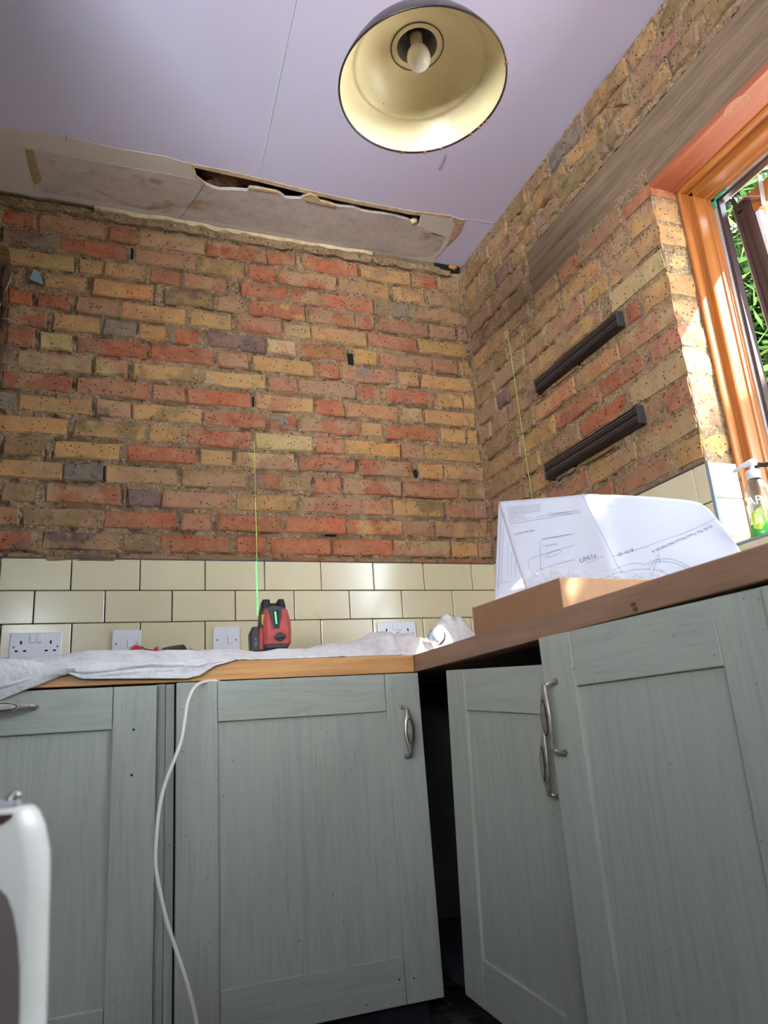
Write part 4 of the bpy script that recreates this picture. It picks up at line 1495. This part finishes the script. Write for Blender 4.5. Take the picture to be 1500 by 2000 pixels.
# ------------------------------------------------------------------ pendant lamp
LC = Vector((-.8291, -1.3812, 2.0275))
lampT = Matrix.Translation(LC) @ Matrix.Rotation(math.radians(-3.3), 4, 'X')
lamp = empty('pendant_lamp', tuple(LC), 'old enamel pendant lamp, cream inside and dark brown outside, hanging from the lilac ceiling', 'lamp')
inner_p = [(.178, .002), (.172, .016), (.160, .040), (.150, .060), (.147, .0635), (.1435, .0630), (.139, .0630), (.136, .066), (.132, .073), (.118, .092), (.098, .106), (.078, .114), (.062, .117), (.0595, .1185), (.058, .117), (.0445, .1185)]
outer_p = [(.1815, .0), (.176, .018), (.163, .045), (.151, .066), (.139, .075), (.134, .080), (.120, .096), (.100, .110), (.078, .119), (.055, .124), (.050, .130), (.050, .19), (.046, .20), (.02, .208), (.0, .208)]
MB().lathe(inner_p, lampT, 72).make('shade_lining', 'enamel', lamp, True)
MB().lathe([(.0590, .1165), (.0578, .1150), (.0566, .1165)], lampT, 60).make('gallery_ring', 'pewterdark', lamp, True)
MB().lathe(outer_p, lampT, 72).make('shade', 'rust', lamp, True)
rim = []
for j in range(120):
    a = 2*PI*j/120
    rim.append((math.cos(a), math.sin(a)))
MB().lathe([(.178, .002), (.1795, -.0015), (.182, -.001), (.1825, .002), (.181, .005)], lampT, 72).make('rim', 'rust', lamp, True)
# chips along the rim
for k in range(26):
    a = random.uniform(-.9, 1.5)
    c = lampT @ Vector((.1800*math.cos(a), .1800*math.sin(a), -.0012))
    lump('rim_chip', c, random.uniform(.0015, .0035), 'plank', lamp, .5, k, sc=(1.3, 1.3, .5)) if k < 9 else None
MB().lathe([(.0445, .1185), (.0445, .178), (.030, .186), (.0, .186)], lampT, 48).make('gallery', 'palegrey', lamp, True)
MB().lathe([(.018, .186), (.019, .150), (.016, .148), (.0, .148)], lampT, 28).make('bulb_holder', 'pewterdark', lamp, True)
MB().lathe([(.0135, .150), (.0135, .118), (.0, .118)], lampT, 28).make('bulb_cap', 'creamcap', lamp, True)
bp = [(.0130, .122), (.0145, .116), (.0195, .108), (.0240, .098), (.0262, .086), (.0255, .075), (.0215, .0655), (.0145, .0590), (.006, .0562), (.0, .056)]
MB().lathe(bp, lampT, 36).make('bulb', 'bulb', lamp, True)
top = lampT @ Vector((0, 0, .205))
MB().tube([top, top+Vector((0, 0, .1)), Vector((top.x, top.y, ZC-.02))], .0035, 10).make('cord', 'black', lamp, True)
MB().lathe([(0.0, 0), (.03, -.0), (.045, .02), (.047, .028), (0, .028)], Matrix.Translation((top.x, top.y, ZC-.0285)), 28).make('ceiling_rose', 'white', lamp, True)

# ------------------------------------------------------------------ cardboard box, drawings, film
BZ = .985
b1 = un(925, 1188, 2, BZ); b2 = un(1092, 1130, 2, BZ)
BZ0 = .911
ax = (b2-b1); Lb = ax.length; ax.normalize()
nx = Vector((-ax.y, ax.x, 0))          # pointing to the wall
if nx.x < 0: nx = -nx
BM = Matrix(((ax.x, nx.x, 0, b1.x), (ax.y, nx.y, 0, b1.y), (0, 0, 1, BZ0), (0, 0, 0, 1)))
Wb = .27
hb = BZ-BZ0
cb = empty('cardboard_box', tuple(b1.lerp(b2, .5)*1.0-Vector((0, 0, hb))), 'plain brown cardboard box on the window worktop under the drawings', 'box')
MB().box((0, 0, 0), (Lb, .003, hb), 0, BM).make('long_side', 'card_shaded', cb)
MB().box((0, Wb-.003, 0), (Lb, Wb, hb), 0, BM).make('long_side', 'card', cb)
MB().box((Lb-.003, .003, 0), (Lb, Wb-.003, hb), 0, BM).make('end', 'card', cb)
MB().box((0, .003, 0), (.003, Wb-.003, hb), 0, BM).make('end', 'card', cb)
MB().box((.003, .003, 0), (Lb-.003, Wb-.003, .004), 0, BM).make('bottom', 'card', cb)
MB().box((.002, .002, hb-.001), (Lb-.002, Wb-.02, hb+.003), .001, BM).make('lid', 'card', cb)
MB().box((-.004, -.003, 0), (-.0005, .004, hb+.004), .001, BM).make('corner_flap', 'oaky', cb)

# large sheet leaning across the box towards the wall
def px_surface(outline_top, outline_bot, left, right):
    pass


def sheet_pt(s, t, plane):
    """s along the sheet 0..1, t 0 bottom..1 top; boundaries traced in the photo then put on a leaning plane"""
    T = plane['top']; Bt = plane['bot']
    a = Vector((interp([(i, p[0]) for i, p in T], s), interp([(i, p[1]) for i, p in T], s)))
    b = Vector((interp([(i, p[0]) for i, p in Bt], s), interp([(i, p[1]) for i, p in Bt], s)))
    pxy = b.lerp(a, t)
    # leaning plane n.p = d
    r = fwd+RT*((pxy.x-750)/F)-UP*((pxy.y-1000)/F)
    nrm = plane['n']; d = plane['d']
    k = (d-nrm.dot(CAM))/nrm.dot(r)
    p = CAM+r*k
    wv = plane['wave'](s, t)
    return p-nrm*wv


def plane_from(a, b, c):
    n_ = (b-a).cross(c-a).normalized()
    if n_.x < 0: n_ = -n_
    return n_, n_.dot(a)


pa_, pb_, pc_ = Vector((-.30, -.95, 1.0)), Vector((-.18, -1.40, 1.0)), Vector((-.16, -.95, 1.25))
n1_, dd1 = plane_from(pa_, pb_, pc_)
SH1 = dict(top=[(0, (974, 981)), (.15, (1040, 979)), (.31, (1146, 974)), (.45, (1210, 972)), (.65, (1290, 972)), (.78, (1340, 974)), (.85, (1364, 979)), (.90, (1381, 991)), (.95, (1397, 1010)), (1, (1418, 1036))],
           bot=[(0, (1032, 1170)), (.15, (1090, 1160)), (.31, (1205, 1150)), (.45, (1250, 1150)), (.65, (1330, 1136)), (.78, (1380, 1120)), (.9, (1425, 1104)), (1, (1456, 1092))],
           n=n1_, d=dd1, wave=lambda s, t: .012*math.sin(s*5)*(.3+t)+.010*abs(s-.33)*t+.004*mn.noise(Vector((s*4, t*3, 2)))+.008*math.exp(-((s-.33)/.05)**2))


def build_sheet(name, SHT, mat, parent, ns=60, nt=26, left_curve=None):
    vs = []; fs = []
    for i in range(ns+1):
        for j in range(nt+1):
            s, t = i/ns, j/nt
            if left_curve:
                s = s+(1-s)*left_curve(t)
            vs.append(sheet_pt(s, t, SHT))
    W1 = nt+1
    for i in range(ns):
        for j in range(nt):
            fs.append((i*W1+j, (i+1)*W1+j, (i+1)*W1+j+1, i*W1+j+1))
    o = obj(name, vs, fs, mat, parent, True)
    sm_ = o.modifiers.new('thick', 'SOLIDIFY')
    sm_.thickness = .0006
    return o


dw = empty('drawing_sheet', (-.24, -1.1, .92), 'large white construction drawing propped over the cardboard box in patches of sun', 'drawing', 'large paper drawings')
build_sheet('paper', SH1, 'paper', dw)


def px2st(px, py, SHT):
    """pixel -> point slightly in front of the sheet"""
    best = None
    T = SHT['top']; Bt = SHT['bot']
    lo, hi = 0.0, 1.0
    def f(s):
        a = Vector((interp([(i, p[0]) for i, p in T], s), interp([(i, p[1]) for i, p in T], s)))
        b = Vector((interp([(i, p[0]) for i, p in Bt], s), interp([(i, p[1]) for i, p in Bt], s)))
        d = a-b
        t = ((Vector((px, py))-b).dot(d))/d.dot(d)
        return (d.x*(py-b.y)-d.y*(px-b.x)), t
    s0 = f(0)[0]
    for _ in range(30):
        mid = (lo+hi)/2
        if (f(mid)[0] > 0) == (s0 > 0): lo = mid
        else: hi = mid
    s = (lo+hi)/2
    t = f(s)[1]
    return sheet_pt(s, max(0, min(1, t)), SHT)-SHT['n']*.0011


def ink(lines, SHT, parent, wd=.0009, mat='ink', name='printed_lines'):
    mb = MB()
    for ln in lines:
        P = [px2st(x, y, SHT) for x, y in ln]
        for a, b in zip(P, P[1:]):
            t = (b-a)
            if t.length < 1e-6: continue
            s = t.normalized().cross(SHT['n']).normalized()*wd/2
            mb.add([a-s, a+s, b+s, b-s], [(0, 1, 2, 3)])
    return mb.make(name, mat, parent)


def arc(x0_, y0_, x1_, y1_, h, n=14):
    out = []
    for i in range(n+1):
        t = i/n
        x = x0_+(x1_-x0_)*t; y = y0_+(y1_-y0_)*t-h*4*t*(1-t)
        out.append((x, y))
    return out


L1 = []
L1 += [[(992, 992), (1000, 1025), (1060, 1018), (1145, 1008)], [(997, 990), (1003, 1020), (1140, 1004)]]
for k in range(7):
    L1.append([(1000+k*.6, 994+k*3.4), (1078+k*8 if k > 4 else 1062, 990+k*3.2)])
L1 += [[(1058, 1060), (1058, 1112)], [(1060, 1058), (1075, 1055), (1090, 1053), (1128, 1046)], [(1062, 1055), (1100, 1050), (1122, 1047)]]
L1 += [[(1034, 1108), (1034, 1098), (1040, 1092), (1080, 1080), (1126, 1068)], [(1070, 1092), (1094, 1085), (1100, 1080), (1096, 1076), (1072, 1084), (1070, 1092)]]
L1 += [[(1056, 1114), (1090, 1104), (1126, 1096)], [(1034, 1108), (1040, 1120), (1050, 1126)]]
L1 += [[(1150, 1105), (1180, 1094), (1206, 1092)], [(1207, 1092), (1264, 1070), (1330, 1042), (1368, 1024), (1395, 1008)]]
L1 += [arc(1205, 1122, 1262, 1106, 9), arc(1203, 1128, 1300, 1118, 8), arc(1262, 1106, 1352, 1112, 16), arc(1270, 1106, 1350, 1116, 12)]
L1 += [[(1290, 1082), (1280, 1100), (1272, 1112)], [(1288, 1086), (1292, 1100), (1286, 1094), (1278, 1118)]]
L1 += [[(1146, 974), (1165, 1012), (1192, 1066), (1212, 1110), (1222, 1122)]]
for k in range(4):
    L1.append([(1166+k*1.5, 998+k*3), (1196+k*2, 984+k*3)])
ink(L1, SH1, dw)
ink([[(1058, 1060+4*k), (1058, 1062+4*k)] for k in range(13)]+[[(1056, 1112), (1060, 1114)]]+[[(1064, 1067), (1067, 1066)]], SH1, dw, .0013, 'inkdark')


def ink_text(s, x0_, y0_, ang_, size, SHT, parent, flip=True, mat='inkdark'):
    tv, tf = text2d(s, 1.0)
    wmax = max(a for a, b in tv)
    ca, sa = math.cos(ang_), math.sin(ang_)
    P = []
    for a, b in tv:
        a = (wmax-a) if flip else a
        b = -b if flip else b
        xx = a*size; yy = -b*size
        P.append(px2st(x0_+xx*ca-yy*sa, y0_+xx*sa+yy*ca, SHT))
    return obj('printed_text', P, tf, mat, parent)


ink_text('To Fit The Tread Manual MNI MIN 81 A', 1275, 1078, math.radians(-27), 7.6, SH1, dw)
ink_text('UHi1a', 1137, 1103, math.radians(-15), 14, SH1, dw, False, 'ink')
ink_text('B Mr. O', 1212, 1085, math.radians(-22), 9, SH1, dw, True, 'ink')
ink_text('Beam plan detail A-A', 1005, 1045, math.radians(-10), 5, SH1, dw, True, 'ink')
ink_text('50 mm skim', 1068, 1068, math.radians(-10), 5, SH1, dw, True, 'ink')

# second sheet behind at the left
SH2 = dict(top=[(0, (973.5, 981)), (.5, (990, 980.5)), (1, (1030, 980))],
           bot=[(0, (965, 1176)), (.5, (1000, 1166)), (1, (1060, 1146))],
           n=n1_, d=dd1+.010, wave=lambda s, t: .006*math.sin(s*3))
dw2 = empty('drawing_sheet', (-.28, -.85, .95), 'second white drawing hanging behind the left edge of the large drawing', 'drawing', 'large paper drawings')
build_sheet('paper', SH2, 'paper', dw2, 16, 20)
ink([[(982, 990), (976, 1150)], [(986, 1030), (981, 1140), (1005, 1138)], [(996, 1060), (994, 1128)], [(1003, 1080), (1001, 1130)], [(1010, 1095), (1009, 1132)], [(970, 1142), (1020, 1141)], [(980, 984), (973, 1168)]], SH2, dw2)

# the near sheet curls away from the far one along a curved left edge: done with a lens shaped gap
# crumpled clear film over the box
def film(name, pxs, zoff, parent, seed):
    (x0_, y0_), (x1_, y1_), (x2_, y2_), (x3_, y3_) = pxs
    vs = []; fs = []; N = 26; Mq = 10
    for i in range(N+1):
        for j in range(Mq+1):
            s, t = i/N, j/Mq
            px = (x0_*(1-s)+x1_*s)*(1-t)+(x3_*(1-s)+x2_*s)*t
            py = (y0_*(1-s)+y1_*s)*(1-t)+(y3_*(1-s)+y2_*s)*t+3*mn.noise(Vector((s*7, seed, t*2)))
            r = fwd+RT*((px-750)/F)-UP*((py-1000)/F)
            k = (dd1-.030-zoff-n1_.dot(CAM))/n1_.dot(r)
            p = CAM+r*k
            p -= n1_*(.004*mn.noise(Vector((s*7, t*3, seed)))+.0012*abs(mn.noise(Vector((s*16, t*5, seed)))))
            vs.append(p)
    for i in range(N):
        for j in range(Mq):
            fs.append((i*(Mq+1)+j, (i+1)*(Mq+1)+j, (i+1)*(Mq+1)+j+1, i*(Mq+1)+j+1))
    return obj(name, vs, fs, 'film', parent, True)


fm = empty('plastic_film', (-.36, -1.1, .93), 'crumpled clear plastic film over the top of the cardboard box', 'plastic film')
film('film_fold', [(1002, 1152), (1094, 1128), (1090, 1108), (1035, 1112)], .0, fm, 1)
film('film_fold', [(1090, 1130), (1222, 1152), (1215, 1122), (1075, 1108)], .004, fm, 5)
film('film_fold', [(1180, 1128), (1330, 1136), (1285, 1108), (1215, 1118)], .002, fm, 9)
film('film_fold', [(1150, 1186), (1240, 1146), (1262, 1150), (1180, 1180)], .03, fm, 13)

# ------------------------------------------------------------------ bottle
bb = Vector((.035, -1.238, ZS+.001))
bt = empty('soap_bottle', tuple(bb), 'clear pump bottle with a little green soap on the window sill', 'bottle')
bprof = [(.0, .0), (.030, .0), (.034, .006), (.035, .05), (.034, .095), (.031, .120), (.022, .140), (.0135, .148), (.0135, .152)]
T_ = Matrix.Translation(bb) @ Matrix.Rotation(math.radians(-25), 4, 'Z')
MB().lathe(bprof, T_, 32, 1.0, .68).make('body', 'clear', bt, True)
MB().lathe([(.0, .002), (.029, .002), (.0325, .007), (.0335, .034), (.0, .034)], T_, 32, .98, .66).make('soap', 'green', bt, True)
MB().lathe([(.0145, .148), (.0165, .149), (.0165, .168), (.014, .171), (.006, .171), (.006, .186), (.0, .186)], T_, 24).make('collar', 'white', bt, True)
nd_ = Vector((-.28, .96, 0)).normalized()
pt_ = bb+Vector((0, 0, .190))
MB().tube([pt_+nd_*-.012, pt_, pt_+nd_*.02+Vector((0, 0, -.001)), pt_+nd_*.046+Vector((0, 0, -.008))], [.009, .0095, .006, .0035], 12).make('pump_head', 'white', bt, True)
# label printed on the front (towards the camera side)
def on_bottle(a, b, rad=.0352):
    """a: arc position in m, b: height"""
    d = (CAM-bb); d.z = 0; base_a = math.atan2(d.y, d.x)+math.radians(25)
    th = base_a+a/rad
    return T_ @ Vector((rad*1.01*math.cos(th), rad*.69*math.sin(th)*1.0, b))


def patch_on(pts, mat, name):
    P = [on_bottle(a, b) for a, b in pts]
    c = P[0].copy()
    for p_ in P[1:]: c += p_
    c /= len(P)
    c = c+(c-(bb+Vector((0, 0, c.z-bb.z))))*.06
    n = len(P)
    return obj(name, P+[c], [(i, (i+1) % n, n) for i in range(n)], mat, bt)


patch_on([(-.022, .060), (.004, .073), (.013, .040), (-.004, .018), (-.022, .024)], 'lime', 'label')
for a_, b_, c_2 in ((-.018, .028, .010),):
    P = [on_bottle(-.014+a, .045+b, .0362) for a, b in ((-.002, -.015), (.010, -.012), (.010, .012), (.0, .014))]
    obj('label_centre', P, [(0, 1, 2, 3)], 'limeyellow', bt)
tv, tf = text2d('AP', .030)
obj('lettering', [on_bottle(-.024+a, .080+b, .0372) for a, b in tv], tf, 'textwhite', bt)
P = [on_bottle(-.033+a, .082+b, .0356) for a, b in ((0, 0), (.007, 0), (.007, .011), (0, .011))]
obj('sticker', P, [(0, 1, 2, 3)], 'yellow', bt)
# a second clear bottle behind it, mostly out of the picture
b2b = Vector((.06, -1.315, ZS+.001))
b2o = empty('clear_bottle', tuple(b2b), 'second clear bottle just behind the soap bottle at the picture edge', 'bottle')
MB().lathe([(0, 0), (.028, 0), (.031, .006), (.031, .12), (.02, .14), (.012, .15), (.012, .16), (0, .16)], Matrix.Translation(b2b), 26).make('body', 'clear', b2o, True)
MB().lathe([(.014, .158), (.014, .176), (0, .176)], Matrix.Translation(b2b), 20).make('cap', 'blueclip', b2o)

# ------------------------------------------------------------------ cable
pts = [(430, 1331, -.560), (412, 1330.5, -.585), (395, 1333, -.612), (378, 1345, -.640), (366, 1372, -.655), (360, 1410, -.66), (354, 1445, -.665), (338, 1490, -.672), (321, 1535, -.68), (311, 1580, -.688), (305, 1640, -.695), (304, 1690, -.70), (312, 1740, -.705), (326, 1800, -.71), (345, 1858, -.715), (362, 1910, -.72), (376, 1960, -.725), (386, 2010, -.73)]
P = [un(a, b, 1, c) for a, b, c in pts]
last = P[-1]
P += [Vector((last.x+.01, last.y-.01, .08)), Vector((last.x+.04, last.y-.03, .006)), Vector((last.x+.16, last.y-.10, .005))]
cab = MB().tube(spline(P, 8), .0042, 10).make('cable', 'cablewhite', None, True)
tag(cab, 'white round cable hanging from the worktop edge in front of the cabinets', 'cable')

# ------------------------------------------------------------------ white appliance door near the camera
ap = empty('white_appliance', (-1.60, -1.93, 0), 'glossy white plastic appliance door edge close to the camera at the lower left', 'appliance')
yA = -1.95
xr = un(94, 1720, 1, yA).x; zt_ = un(40, 1578, 1, yA).z
rings = []
for z, s, c in ((0.0, -.016, .012), (.30, -.008, .012), (zt_-.052, 0, .013), (zt_-.030, .001, .014), (zt_-.013, .005, .015), (zt_-.004, .009, .014), (zt_, .013, .012)):
    rings.append(rrect(xr-.20, xr-s, yA-.0, yA+.055-s*.3, z, c))
loft(MB(), rings).make('door', 'pale', ap, True)
MB().prism([un(a, b, 1, yA-.0012) for a, b in ((-60, 1728), (0, 1738), (14, 1752), (26, 1785), (34, 1830), (38, 1890), (36, 2300), (-60, 2300))], (0, .003, 0)).make('recess_shade', 'recess_shade', ap)  # flat patch; the shade of the hollow is put into its brown colour
MB().box((xr-.20, yA+.01, zt_-.001), (xr-.022, yA+.05, zt_+.004), .002).make('top_cap', 'palegrey', ap)
MB().prism([un(a, b, 1, yA-.0012) for a, b in ((-30, 1594), (26, 1589), (20, 1600), (4, 1610), (-30, 1622))], (0, .003, 0)).make('grip_slot', 'brown', ap)
hp_ = un(22, 1578, 1, yA+.02)
MB().tube([hp_+Vector((-.002, 0, -.004)), hp_+Vector((.0, 0, .006)), hp_+Vector((.004, 0, .010))], [.004, .0035, .0035], 12).make('hinge_pin', 'steel', ap, True)

# ------------------------------------------------------------------ left edge: dark timber post with string and hook, pale clip
po = empty('dark_post', (-1.79, -.05, 1.7), 'dark rough timber post at the far left edge of the brick wall', 'post')
xp0 = un(18, 500, 1, -.03)
vs = []; fs = []
n = 40
for i in range(n+1):
    z = 1.90+(2.385-1.90)*i/n
    px = interp([(1.90, 0.0), (2.0, 5), (2.15, 12), (2.30, 18), (2.385, 19)], z)
    xr_ = wallx(px, z, -.035)+.003*mn.noise(Vector((1, 2, z*30)))
    for a, b in ((-1.818, -.014), (xr_, -.014), (xr_-.002, -.040), (-1.818, -.045)):
        vs.append((a, b, z))
for i in range(n):
    for j in range(4):
        fs.append((i*4+j, i*4+(j+1) % 4, i*4+4+(j+1) % 4, i*4+4+j))
fs.append((3, 2, 1, 0)); fs.append(tuple(n*4+j for j in range(4)))
obj('post', vs, fs, 'joist', po)
for a, b in (((2, 560), (12, 520)), ((3, 640), (10, 600)), ((4, 600), (9, 560))):
    MB().tube([un(*a, 1, -.046), un(*b, 1, -.046)], .005, 6).make('splinter', 'brown', po)
MB().tube([un(-5, 610, 1, -.05), un(22, 540, 1, -.045)], .0008, 5).make('string', 'white', po)
MB().tube(spline([un(3, 623, 1, -.05), un(12, 622, 1, -.055), un(22, 628, 1, -.045), un(28, 633, 1, -.014)]), .0022, 8).make('hook', 'pewter', po)
q0 = [un(a, b, 1, -.022) for a, b in ((57, 543), (67, 526), (76, 532), (85, 557), (78, 553), (62, 547))]
cl = MB().prism(q0, (0, .012, 0)).make('wall_clip', 'blueclip', None)
tag(cl, 'pale blue triangular plastic clip stuck in a joint of the brick wall', 'clip')
for a, b in (((64, 547), (61, 557)), ((78, 553), (76, 562))):
    MB().tube([un(*a, 1, -.020), un(*b, 1, -.012)], .0009, 5).make('wire', 'steel', cl)

# ------------------------------------------------------------------ garden
gd = box('ground', (.3, -14, -.25), (18, 10, -.2), 'bounce_ground', None)  # unseen pale ground, added to bounce sun up to the ceiling
tag(gd, 'pale stone ground outside the window, added to bounce sunlight indoors', 'ground', kind='structure')


def tree(cx, cy, cz, r, n, label, seed, sc=(1, 1, 1)):
    rnd = random.Random(seed)
    t = empty('garden_tree', (cx, cy, -.2), label, 'tree', 'trees outside the window')
    MB().tube([(cx, cy, -.2), (cx+.05, cy, cz*.5), (cx, cy, cz)], [.12, .09, .04], 10).make('trunk', 'bark', t, True)
    vs = []; fs = []
    for i in range(n):
        d = Vector((rnd.gauss(0, 1), rnd.gauss(0, 1), rnd.gauss(0, 1))).normalized()*r*(rnd.random()**.45)
        c = Vector((cx+d.x*sc[0], cy+d.y*sc[1], cz+d.z*sc[2]))
        a = Vector((rnd.gauss(0, 1), rnd.gauss(0, 1), rnd.gauss(0, .6))).normalized()
        b = a.orthogonal().normalized()
        s = rnd.uniform(.035, .07)
        k = len(vs)
        vs += [c-a*s*1.3, c+b*s*.6, c+a*s*1.3, c-b*s*.6]
        fs.append((k, k+1, k+2, k+3))
    f = obj('foliage', vs, fs, 'leaf', t)
    f['kind'] = 'stuff'
    return t


tree(3.2, 1.5, 3.7, 1.5, 30000, 'bright green leafy tree seen through the gap beside the open sash', 3, (.9, 1.2, 1.25))
tree(7.2, 5.0, 6.4, 2.6, 18000, 'tall green tree behind the one beside the open sash', 6, (1, 1.2, 1.2))
tree(6.2, -1.4, 3.6, 1.5, 5000, 'yellow green tree standing further off beyond the window', 4, (1, 1.3, 1))
tree(2.3, -4.5, 3.11, 1.0, 16000, 'dense unseen tree added beside the window to block and dapple the sun', 5, (.9, 1.2, 1))  # out of view, placed to keep the sun off the lower reveal
# keep every mesh's first material slot flat shaded unless marked smooth
